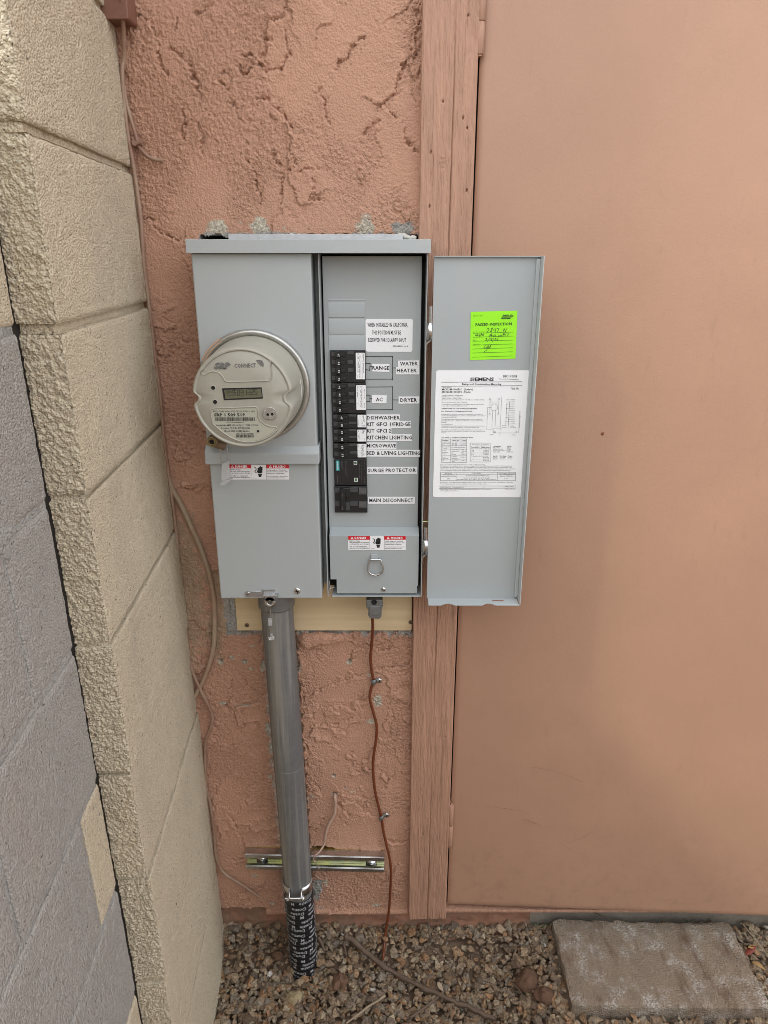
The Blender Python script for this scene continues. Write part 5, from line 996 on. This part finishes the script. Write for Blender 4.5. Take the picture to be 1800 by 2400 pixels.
for sgn in (1, -1):
    m = MB(); a, b = (0.0181, 0.0206) if sgn > 0 else (-0.0206, -0.0181); stv(m, -0.0206, -0.0026, a, b); m.build('channel_side', M['zinc'], st, bevel=0.0006)
    m = MB(); a, b = (0.0111, 0.0206) if sgn > 0 else (-0.0206, -0.0111); stv(m, -0.0230, -0.0207, a, b); a, b = (0.0111, 0.0132) if sgn > 0 else (-0.0132, -0.0111); stv(m, -0.0206, -0.0140, a, b); m.build('channel_lip', M['zinc'], st, bevel=0.0010)
for x, y in ((430, 690), (1245, 720)):
    c = P(*D3(x, y), -0.003); m = MB(); m.lathe([(0.0125, 0.0), (0.0125, 0.0012), (0.0058, 0.0014), (0.0056, 0.005), (0.0052, 0.0058), (0.0, 0.0058)], c, 6 if 0 else 18); m.build('hex_screw', M['lockrust'] if 0 else M['zinc'], st)
pcx = thing('pipe_clamp', 'two part zinc clamp bolted round the conduit at the strut', 'pipe clamp', (-0.19, -0.08, zst - 0.03))
zc1, zc0 = zst + 0.004, P(*D3(630, 940), YC - RC).z - 0.002
for sgn in (-1, 1):
    m = MB(); c = cp(zst - 0.03); n = 14; R1 = RC + 0.0012; vs = []
    a_s = [R(-90 + sgn*(100 - 78*i/(n-1))) for i in range(n)]
    ring = [(c.x + R1*math.cos(a), c.y + R1*math.sin(a)) for a in a_s]
    ex = c.x + sgn*0.0125; ring += [(ex + sgn*0.0012, c.y - R1*0.98), (ex, c.y - R1 - 0.004), (ex, c.y - R1 - 0.016)]
    half = [0.0125]*len(ring); half[-1] = 0.0075; half[-2] = 0.0105
    # the strap leans down towards the bolt
    zc = [zst - 0.028 - 0.0*i for i in range(len(ring))]
    outer = [(x, y, zc[i] + half[i]) for i, (x, y) in enumerate(ring)] + [(x, y, zc[i] - half[i]) for i, (x, y) in enumerate(ring)]; L = len(ring)
    m.add(outer, [(i, i+1, L+i+1, L+i) for i in range(L-1)], 0, True); o = m.build('strap', M['zinc'], pcx); so = o.modifiers.new('s', 'SOLIDIFY'); so.thickness = 0.0018; so.offset = 1 if sgn < 0 else 1
c = cp(zst - 0.03); yb_ = c.y - RC - 0.011; zb_ = zst - 0.030
m = MB(); m.tube([(c.x - 0.022, yb_, zb_), (c.x + 0.018, yb_, zb_)], 0.0030, 12); m.build('bolt', M['screw'], pcx)
m = MB(); m.lathe([(0.0031, 0), (0.0058, 0), (0.0058, 0.005), (0.0031, 0.005)], (c.x - 0.0185, yb_, zb_), 6, axis='x', smooth=False); m.build('nut', M['screw'], pcx)
m = MB(); m.lathe([(0.0, 0), (0.0058, 0), (0.0060, 0.003), (0.004, 0.005), (0, 0.0052)], (c.x + 0.0140, yb_, zb_), 14, axis='x'); m.build('bolt_head', M['screw'], pcx)

# ---------------------------------------------------------------- grounding wire, its connector and clips
cc = thing('cable_connector', 'die cast cable clamp hanging under the right half of the grey box', 'cable clamp', P(*D2(1265, 250), -0.045))
ycn = -0.050
m = MB(); q = [P(*D2(x, y), ycn) for x, y in ((1208, 160), (1330, 160), (1332, 205), (1322, 235), (1322, 285), (1305, 300), (1235, 296), (1222, 275), (1224, 235), (1206, 205))]; m.prism([(p.x, p.z) for p in q][::-1], ycn - 0.012, ycn + 0.012); m.build('clamp_body', M['castgrey'], cc, bevel=0.0015)
m = MB(); bbx(m, D2, 1234, 228, 1312, 292, ycn - 0.0155, ycn - 0.010); m.build('clamp_saddle', M['castgrey'], cc, bevel=0.0012)
c = P(*D2(1266, 196), ycn - 0.0122); m = MB(); m.lathe([(0.0052, 0), (0.0052, 0.0006), (0.004, 0.0006), (0.0038, 0.0003), (0, 0.0003)], c, 20); m.build('screw_hole', M['dark'], cc)
def cat(pts, n=6):
    "smooth curve through the points"
    out = []
    for i in range(len(pts) - 1):
        p0, p1, p2, p3 = pts[max(i-1, 0)], pts[i], pts[i+1], pts[min(i+2, len(pts)-1)]
        for j in range(n):
            t = j/n; out.append(0.5*((2*p1) + (p2 - p0)*t + (2*p0 - 5*p1 + 4*p2 - p3)*t*t + (3*p1 - p0 - 3*p2 + p3)*t**3))
    return out + [pts[-1]]
gwp = [(D2, x, y, d) for x, y, d in ((1250,285,-.045),(1256,380,-.032),(1250,480,-.020),(1240,600,-.012),(1245,690,-.009),(1258,780,-.008),(1237,870,-.011),(1236,930,-.012),(1260,1020,-.010),(1285,1120,-.010),(1280,1230,-.011),(1265,1330,-.012),(1258,1430,-.012))]
gwp += [(D3, x, y, d) for x, y, d in ((1270,150,-.010),(1300,290,-.009),(1322,380,-.008),(1335,470,-.009),(1360,580,-.012),(1385,690,-.016),(1392,800,-.016),(1385,950,-.014),(1375,1080,-.012),(1352,1230,-.016),(1342,1330,-.034),(1337,1390,-.050),(1333,1430,-.056))]
m = MB(); m.tube(cat([P(*cr(x, y), d) for cr, x, y, d in gwp]), 0.0029, 10); tag(m.build('ground_wire', M['brown']), 'brown insulated wire running from the cable clamp down into the gravel', 'wire')
for cr, x, y, lab, dxs in ((D2, 1262, 790, 'upper small metal clip with a screw pinning the brown wire', 38), (D3, 1320, 370, 'lower small metal clip with a screw pinning the brown wire', 38)):
    c = P(*cr(x, y), -0.010); t_ = thing('wire_clip', lab, 'wire clip', c, 'clips on the brown wire')
    m = MB(); n = 9; pr = [(c.x - 0.0050*math.cos(R(180*i/(n-1))), -0.009 - 0.0050*math.sin(R(180*i/(n-1)))) for i in range(n)] + [(c.x + 0.0062, -0.0070), (c.x + 0.0150, -0.0070)]
    tl = 0.10 if cr is D2 else 0.35; L = len(pr); vs = [(x_, y_, c.z + s_*0.0052 + (x_ - c.x)*tl) for s_ in (1, -1) for x_, y_ in pr]; m.add(vs, [(i, i+1, L+i+1, L+i) for i in range(L-1)], 0, True)
    o = m.build('strap', M['castgrey'], t_); so = o.modifiers.new('s', 'SOLIDIFY'); so.thickness = 0.0009
    m = MB(); m.lathe([(0.0058, 0.0), (0.0058, 0.0012), (0.0048, 0.0026), (0.0, 0.0030)], (c.x + 0.0115, -0.0070, c.z + 0.0115*tl), 16)
    m.ribbon([(c.x + 0.0085, c.z + 0.0115*tl), (c.x + 0.0145, c.z + 0.0115*tl + 0.001)], 0.0012, -0.0102, 1); m.ribbon([(c.x + 0.0113, c.z + 0.0115*tl - 0.003), (c.x + 0.0118, c.z + 0.0115*tl + 0.003)], 0.0012, -0.0102, 1); m.build('clip_screw', [M['screw'], M['ink']], t_)
pw = [(D3, x, y, d) for x, y, d in ((970,188,.004),(973,215,-.008),(976,270,-.010),(966,350,-.010),(922,430,-.012),(902,500,-.012),(892,570,-.014),(855,628,-.026),(816,662,-.030),(814,690,-.028),(832,704,-.026))]
m = MB(); pts = cat([P(*cr(x, y), d) for cr, x, y, d in pw]); rs_ = [0.0034 if i < len(pts)*0.55 else 0.0022 if i < len(pts)*0.8 else 0.0016 for i in range(len(pts))]; m.tube(pts, rs_, 10)
pkw = m.build('stub_cable', M['pinkwire']); tag(pkw, 'short pale pinkish cable stub coming out of the stucco down to the strut', 'cable')
m = MB()
for q in ([(832,704),(850,690),(872,688),(868,740)], [(832,704),(845,730),(870,715),(880,735)], [(825,700),(838,745),(860,752)]): m.tube([P(*D3(x, y), -0.027) for x, y in q], 0.0005, 5)
m.build('frayed_strand', M['straw'], pkw)

# ---------------------------------------------------------------- cables in the corner
def yz(u, v, off=0.012):
    "stand-off that keeps a cable clear of the skewed pier"
    return -off
ca_ = [(C1, *p) for p in ((785,-60),(790,60),(800,200),(803,380),(792,450),(800,640),(825,850),(860,1050),(890,1250),(915,1450),(930,1700),(955,1900),(980,2100))] + [(C2, *p) for p in ((985,200),(1010,420),(1040,650),(1060,900),(1085,1080),(1110,1260),(1140,1500),(1160,1750),(1180,2000))] + [(C3, *p) for p in ((1020,0),(1040,80),(1075,190),(1120,290),(1180,420),(1160,510),(1140,590),(1145,800),(1170,920),(1190,1080),(1200,1200),(1240,1290),(1330,1350),(1440,1425))]
m = MB(); m.tube(cat([P(*cr(x, y), -0.012 if not (cr is C1 and y < 300) else -0.055 + 0.043*max(0, y+60)/360) for cr, x, y in ca_], 5), 0.0033, 8)
tag(m.build('corner_cable', M['tanwire']), 'long thin painted cable running down the corner and across the low stucco', 'cable')
cb_ = [(C2, *p) for p in ((1098,1180),(1120,1240),(1180,1350),(1240,1480),(1310,1640),(1360,1800),(1385,1950),(1390,2100))] + [(C3, *p) for p in ((1190,0),(1175,90),(1140,200),(1090,300),(1060,340))]
m = MB(); m.tube(cat([P(*cr(x, y), -0.010) for cr, x, y in cb_], 5), 0.0048, 10); tag(m.build('bowed_cable', M['palecable']), 'thicker pale cable bowing out beside the lower left of the grey box', 'cable')
cc_ = [(C1, *p) for p in ((808,560),(815,650),(845,760),(880,880),(895,940),(920,975),(960,1015),(1010,1034),(1055,1042))]
m = MB(); m.tube(cat([P(*cr(x, y), -0.010) for cr, x, y in cc_], 5), 0.0028, 8); tag(m.build('branch_cable', M['tanwire']), 'short painted cable end curling onto the stucco at the upper left', 'cable')
cl = thing('cable_clip', 'small painted butterfly shaped clip on the short upper left cable', 'cable clip', P(*C1(892, 930), 0))
m = MB(); q = [P(*C1(x, y), -0.006) for x, y in ((862, 915), (878, 908), (888, 920), (905, 918), (925, 908), (920, 930), (925, 942), (905, 940), (890, 955), (868, 945), (866, 930))]; m.prism([(p.x, p.z) for p in q][::-1], -0.0165, 0.0); m.build('clip_body', M['tanwire'], cl, bevel=0.001)
m = MB(); c = P(*C1(915, 922), -0.0165); m.lathe([(0.0022, 0), (0.0018, 0.001), (0, 0.0012)], c, 10); m.build('nail_head', M['tanwire'], cl)
jb = thing('junction_box', 'brown painted box high in the corner, cut by the top edge', 'junction box', (P(*C1(780, 180)).x, 0, P(*C1(780, 150), -0.04).z))
zb_, zt_ = P(*C1(780, 118), -0.045).z, 2.02; xl, xr = -0.418, P(*C1(826, 100), -0.045).x
m = MB(); m.box(xl, xr, -0.045, 0.004, zb_, zt_); m.build('box_body', M['boxpaint'], jb, bevel=0.004, seg=3)
m = MB(); m.box(xl + 0.0, xr + 0.002, -0.0485, -0.0455, zb_ - 0.002, zt_); m.build('box_lid', M['boxpaint'], jb, bevel=0.0015)

# ---------------------------------------------------------------- gravel
def GS(u, v, dz):
    "point lying dz above the gravel at (u, v)"
    z = dz
    for _ in range(6): q = G(u, v, z); z = float(GZ(q.x, q.y)) + dz
    return G(u, v, z)
protos = []
for k in range(26):
    bm = bmesh.new(); r_ = random.Random(100 + k)
    for i in range(r_.randint(9, 14)):
        v = Vector((r_.gauss(0, 1), r_.gauss(0, 1), r_.gauss(0, 1))).normalized() * r_.uniform(0.75, 1.1); bm.verts.new((v.x, v.y*r_.uniform(0.65, 0.95), v.z*r_.uniform(0.5, 0.75)))
    h = bmesh.ops.convex_hull(bm, input=bm.verts); bmesh.ops.delete(bm, geom=[e for e in h['geom_interior'] if isinstance(e, bmesh.types.BMVert)], context='VERTS')
    bmesh.ops.triangulate(bm, faces=bm.faces); bm.verts.index_update()
    protos.append((np.array([v.co[:] for v in bm.verts]), np.array([[v.index for v in f.verts] for f in bm.faces]))); bm.free()
PAV = [G(1294, 2158, 0.032), G(1699, 2170, 0.032)]
PA = (0.392, 0.788, -0.215, -0.008)
def density(x, y): return fbm(np.array([x*5.0]), np.array([y*6.0]), 2, 77)[0]
vs_, fs_, cs_ = [], [], []; base = 0
TONES = np.array((1.06, 0.98, 0.88)) * np.array([(0.24,0.19,0.135),(0.20,0.155,0.115),(0.28,0.225,0.165),(0.17,0.14,0.115),(0.25,0.175,0.11),(0.205,0.185,0.16),(0.30,0.26,0.20),(0.155,0.115,0.085),(0.22,0.165,0.115),(0.31,0.27,0.21),(0.27,0.17,0.10)])
def rotm(r_):
    q = Vector((r_.gauss(0,1), r_.gauss(0,1), r_.gauss(0,1))).normalized(); return np.array(Matrix.Rotation(r_.uniform(0, 6.28), 3, q))
rg_ = random.Random(5); count = 0
def stone(x, y, z, s, tone, flat=True):
    global base
    v, f = protos[rg_.randrange(26)]; a = rg_.uniform(0, 6.28); Rm = np.array(Matrix.Rotation(a, 3, 'Z') @ Matrix.Rotation(rg_.gauss(0, 0.35), 3, 'X') @ Matrix.Rotation(rg_.gauss(0, 0.35), 3, 'Y'))
    q = (v*s) @ Rm.T + np.array((x, y, z)); vs_.append(q); fs_.append(f + base); base += len(v); cs_.append(np.tile(np.append(tone, 1.0), (len(v), 1)))
tries = 0
while count < 13000 and tries < 70000:
    tries += 1
    far = rg_.random() < 0.30
    x = rg_.uniform(-0.37, 1.35); y = rg_.uniform(-0.62, 0.012) if far else rg_.uniform(-0.30, 0.012)
    if PA[0] + 0.004 < x < PA[1] - 0.004 and PA[2] + 0.004 < y < PA[3]: continue
    if x < -0.386 + 0.066*(-y) + 0.006: continue
    c = cp(0.0)
    if math.hypot(x - c.x, y - c.y) < RC + 0.001: continue
    d = density(x, y)
    if d < -0.5 and rg_.random() < 0.5: continue
    s = min(0.0155, max(0.003, rg_.lognormvariate(math.log(0.0074), 0.38)))
    z = float(GZ(x, y)) - 0.010 + rg_.random()*0.012 + 0.004*d + s*0.15 + (0.006 if y > -0.03 else 0)
    t = TONES[rg_.randrange(len(TONES))] * rg_.uniform(0.85, 1.45)
    if rg_.random() < 0.008: t = np.array((0.60, 0.57, 0.52)); s *= 0.6
    stone(x, y, z, s, t); count += 1
gv = np_mesh('gravel', np.concatenate(vs_), np.concatenate(fs_), M['gravel'], None, False, {'tone': np.concatenate(cs_)})
tag(gv, 'brown and grey crushed stone gravel along the foot of the wall', 'gravel', kind='stuff')

# ---------------------------------------------------------------- paver, clods, sticks, leaves
def relief_box(name, x0, x1, y0, y1, z0, z1, m, parent, n=(90, 46, 10), amp=0.0016, sd=1):
    bm = bmesh.new(); bmesh.ops.create_grid(bm, x_segments=1, y_segments=1, size=0.5); bm.free()
    A = np.linspace(x0, x1, n[0]); B = np.linspace(y0, y1, n[1]); C = np.linspace(z0, z1, n[2]); vs = []; qs = []; b = 0
    def sh(I, J, K):
        nonlocal b
        p = np.stack([I, J, K], -1); h, w_ = p.shape[:2]; vs.append(p.reshape(-1, 3)); ii = np.arange(h*w_).reshape(h, w_) + b; b += h*w_; qs.append(np.stack([ii[:-1, :-1], ii[:-1, 1:], ii[1:, 1:], ii[1:, :-1]], -1).reshape(-1, 4))
    a, c = np.meshgrid(A, B); sh(a, c, np.full_like(a, z1))
    a, c = np.meshgrid(A, C); sh(a, np.full_like(a, y0), c); sh(a[:, ::-1], np.full_like(a, y1), c)
    a, c = np.meshgrid(B, C); sh(np.full_like(a, x1), a, c); sh(np.full_like(a, x0), a[:, ::-1], c)
    p = np.concatenate(vs); q = np.concatenate(qs); x, y, z = p.T.copy()
    e = np.stack([np.minimum(x - x0, x1 - x), np.minimum(y - y0, y1 - y), z1 - z], -1); e.sort(axis=1); near = np.exp(-e[:, 1]/0.003)
    ctr = np.array([(x0+x1)/2, (y0+y1)/2, (z0+z1)/2]); n1 = noise3(x*60, y*60, z*60, sd); n2 = noise3(x*200, y*200, z*200, sd + 2); n0 = noise3(x*14, y*14, z*14, sd + 4)
    k = amp*(0.5*n1 + 0.6*n2 + 0.8*n0) - near*(0.0012 + 0.003*n1)
    nx = np.where(np.abs(x - x0) < 1e-6, -1, np.where(np.abs(x - x1) < 1e-6, 1, 0)); ny = np.where(np.abs(y - y0) < 1e-6, -1, np.where(np.abs(y - y1) < 1e-6, 1, 0)); nz = np.where(np.abs(z - z1) < 1e-6, 1, 0)
    return np.stack([x + nx*k, y + ny*k, z + nz*k], -1), q
pv, pq = relief_box('paver', -0.203, 0.203, -0.2025, 0.0, -0.03, 0.034, None, None)
pc_ = G(1294, 2158, 0.034); a = R(-1.2); pw_ = np.stack([pc_.x + 0.203 + pv[:, 0]*math.cos(a) - pv[:, 1]*math.sin(a) + 0.0, min(pc_.y, -0.004) + pv[:, 0]*math.sin(a) + pv[:, 1]*math.cos(a), pv[:, 2]], -1)
tag(np_mesh('paver', pw_, pq, M['paver'], None), 'weathered rectangular concrete paver lying in the gravel before the door', 'paver')
def lump(name, u, v, r, mtl, lab, catg, sd, sq=(1, 0.9, 0.7), grp=None, sharp=0.3, nn=9):
    c = GS(u, v, 0.004); n = 20; th, ph = np.meshgrid(np.linspace(0, 2*math.pi, 2*n, endpoint=False), np.linspace(0.02, math.pi - 0.02, n)); d = np.stack([np.sin(ph)*np.cos(th), np.sin(ph)*np.sin(th), np.cos(ph)], -1).reshape(-1, 3)
    rr = 1 + sharp*noise3(d[:, 0]*1.6 + sd, d[:, 1]*1.6, d[:, 2]*1.6, sd) + 0.12*noise3(d[:, 0]*nn*0.6, d[:, 1]*nn*0.6, d[:, 2]*nn*0.6, sd + 1) + 0.05*noise3(d[:, 0]*18, d[:, 1]*18, d[:, 2]*18, sd + 2)
    p = d * rr[:, None] * r * np.array(sq) + np.array((c.x, c.y, c.z)); ii = np.arange(2*n*n).reshape(n, 2*n); jj = np.roll(ii, -1, axis=1)
    q = np.stack([ii[:-1], jj[:-1], jj[1:], ii[1:]], -1).reshape(-1, 4); o = np_mesh(name, p, q, M[mtl]); return tag(o, lab, catg, grp)
lump('dirt_clod', *D5(490, 1245), 0.026, 'clod', 'larger brown dirt clod in the gravel left of the paver', 'clod', 3)
lump('dirt_clod', *D5(572, 1318), 0.020, 'clod', 'smaller brown dirt clod touching the left edge of the paver', 'clod', 8)
lump('dirt_clod', *D3(545, 1400), 0.013, 'clod', 'dark brown clod left of the taped conduit foot', 'clod', 12)
M['yellowrock'] = mat('ochre_rock', (0.34, 0.27, 0.15), 0.85, var=0.2, vs=90, bump=0.8, bs=260); M['redrock'] = mat('red_brown_rock', (0.155, 0.085, 0.05), 0.85, var=0.15, vs=70, bump=0.8, bs=220)
lump('ochre_stone', *D3(665, 1718), 0.0155, 'yellowrock', 'knobbly ochre stone just in front of the taped conduit foot', 'stone', 21, (1.15, 0.9, 0.75))
lump('brown_stone', *D3(1012, 1600), 0.0165, 'redrock', 'biggest red brown stone right of the taped conduit foot', 'stone', 33, (0.9, 1.2, 0.7), sharp=0.5)
def stick(name, pts, r, mtl, lab, z=0.012):
    q = [GS(u, v, zz) for (u, v), zz in pts]; cv = cat(q, 4); n = len(cv); rr = random.Random(int(pts[0][0][0])); rs_ = [r*(1 - 0.35*i/n)*(1 + 0.20*rr.uniform(-1, 1)) for i in range(n)]; cv = [p + Vector((rr.uniform(-1, 1), rr.uniform(-1, 1), rr.uniform(-0.5, 1)))*r*0.35 for p in cv]
    m = MB(); m.tube(cv, rs_, 8); return tag(m.build(name, M[mtl]), lab, 'stick')
br = stick('branch', [((808, 2194), .020), ((835, 2212), .018), ((880, 2250), .016), ((930, 2285), .014), ((1000, 2318), .014), ((1060, 2344), .012), ((1110, 2366), .010), ((1160, 2390), .008)], 0.0062, 'twig', 'long brown branch lying slantwise over the gravel')
m = MB(); m.tube([GS(812, 2196, .02), GS(806, 2212, .012), GS(812, 2240, .002)], [0.0042, 0.003, 0.002], 7); m.build('side_shoot', M['twig'], br)
stick('stick', [((902, 2334), .013), ((860, 2362), .011), ((812, 2398), .010)], 0.0028, 'straw', 'thin pale straight stick at the bottom edge')
stick('stick', [((746, 2196), .022), ((752, 2210), .016), ((760, 2228), .008)], 0.0040, 'twig', 'short brown root end right beside the taped conduit')
stick('stick', [((1000, 2212), .012), ((1018, 2226), .010), ((1040, 2242), .008)], 0.0022, 'twig', 'small dark twig under the foot of the door jamb')
stick('stick', [((1060, 2274), .012), ((1075, 2305), .012), ((1088, 2335), .010)], 0.0013, 'twig', 'fine twig crossing the end of the long branch')
stick('stick', [((1205, 2305), .014), ((1222, 2328), .013), ((1236, 2346), .010)], 0.0020, 'twig', 'dark twig between the clods and the long branch')
stick('stick', [((1740, 2165), .030), ((1765, 2195), .022), ((1800, 2240), .012)], 0.0014, 'straw', 'pale dry stem at the right edge behind the paver')
stick('stick', [((960, 2385), .012), ((1000, 2358), .012), ((1035, 2330), .010)], 0.0030, 'twig', 'rough brown stick near the bottom middle')
stick('stick', [((1390, 2138), .030), ((1420, 2150), .036), ((1446, 2160), .034)], 0.0012, 'twig', 'dark thin twig lying on the back edge of the paver')
def leafy(u, v, L, wd, ang, mtl, lab, sd, z=0.016):
    c = GS(u, v, z); r_ = random.Random(sd); n = 9; m = MB(); pa = []; a = R(ang)
    for i in range(n):
        t = i/(n-1); hw = wd*math.sin(math.pi*t**0.8)*0.5 + 0.0003; x = (t - 0.5)*L; zz = 0.004*math.sin(t*3 + sd) + 0.003*t
        for s_ in (-1, 0, 1): pa.append((c.x + x*math.cos(a) - s_*hw*math.sin(a), c.y + x*math.sin(a) + s_*hw*math.cos(a), c.z + zz + abs(s_)*0.25*hw))
    m.add(pa, [(i*3 + j, i*3 + j + 1, i*3 + j + 4, i*3 + j + 3) for i in range(n-1) for j in (0, 1)], 0, True); o = m.build('dead_leaf', M[mtl]); so = o.modifiers.new('s', 'SOLIDIFY'); so.thickness = 0.0004
    return tag(o, lab, 'leaf')
leafy(*D5(66, 1272), 0.022, 0.010, -60, 'straw', 'pale yellow curled leaf left of the larger clod', 2)
leafy(*D5(1575, 1098), 0.030, 0.013, 25, 'redleaf', 'dark red dead leaf right of the paver', 5, 0.02)
leafy(*D5(1612, 1172), 0.030, 0.011, -40, 'leaf', 'orange brown leaf right of the paver, in front of the red one', 7, 0.018)
leafy(*D5(1580, 1075), 0.022, 0.008, 20, 'leaf', 'tan leaf scrap behind the dark red leaf', 9, 0.028)
def weed(u, v, blades, lab, sd, mtl='weed', hgt=0.04):
    c = GS(u, v, 0.0); r_ = random.Random(sd); root = thing('weed', lab, 'weed', c)
    for i in range(blades):
        a = r_.uniform(0, 6.28); L = hgt*r_.uniform(0.6, 1.2); m = MB(); q = [c + Vector((math.cos(a)*L*0.55*t, math.sin(a)*L*0.4*t - 0.004*t, L*(t - 0.45*t*t))) for t in (0, .25, .5, .75, 1)]
        vs = []
        for j, p in enumerate(q): hw = 0.0011*(1 - j/4.3); vs += [p + Vector((-math.sin(a)*hw, math.cos(a)*hw, 0)), p + Vector((math.sin(a)*hw, -math.cos(a)*hw, 0))]
        m.add(vs, [(2*j, 2*j+1, 2*j+3, 2*j+2) for j in range(4)], 0, True); m.build('blade', M[mtl], root)
weed(*D5(540, 1000), 6, 'thin green and straw weed at the back left corner of the paver', 3)
weed(*D5(1270, 960), 7, 'small green weed behind the back edge of the paver', 6, hgt=0.03)
weed(*D5(1345, 955), 6, 'dark little weed right of the green one behind the paver', 9, 'twig', 0.03)
weed(*D5(485, 1310), 4, 'tiny green sprout between the two brown clods', 12, hgt=0.018)
weed(*D5(1590, 1015), 4, 'wispy green weed right of the paver by the door', 15, hgt=0.04)
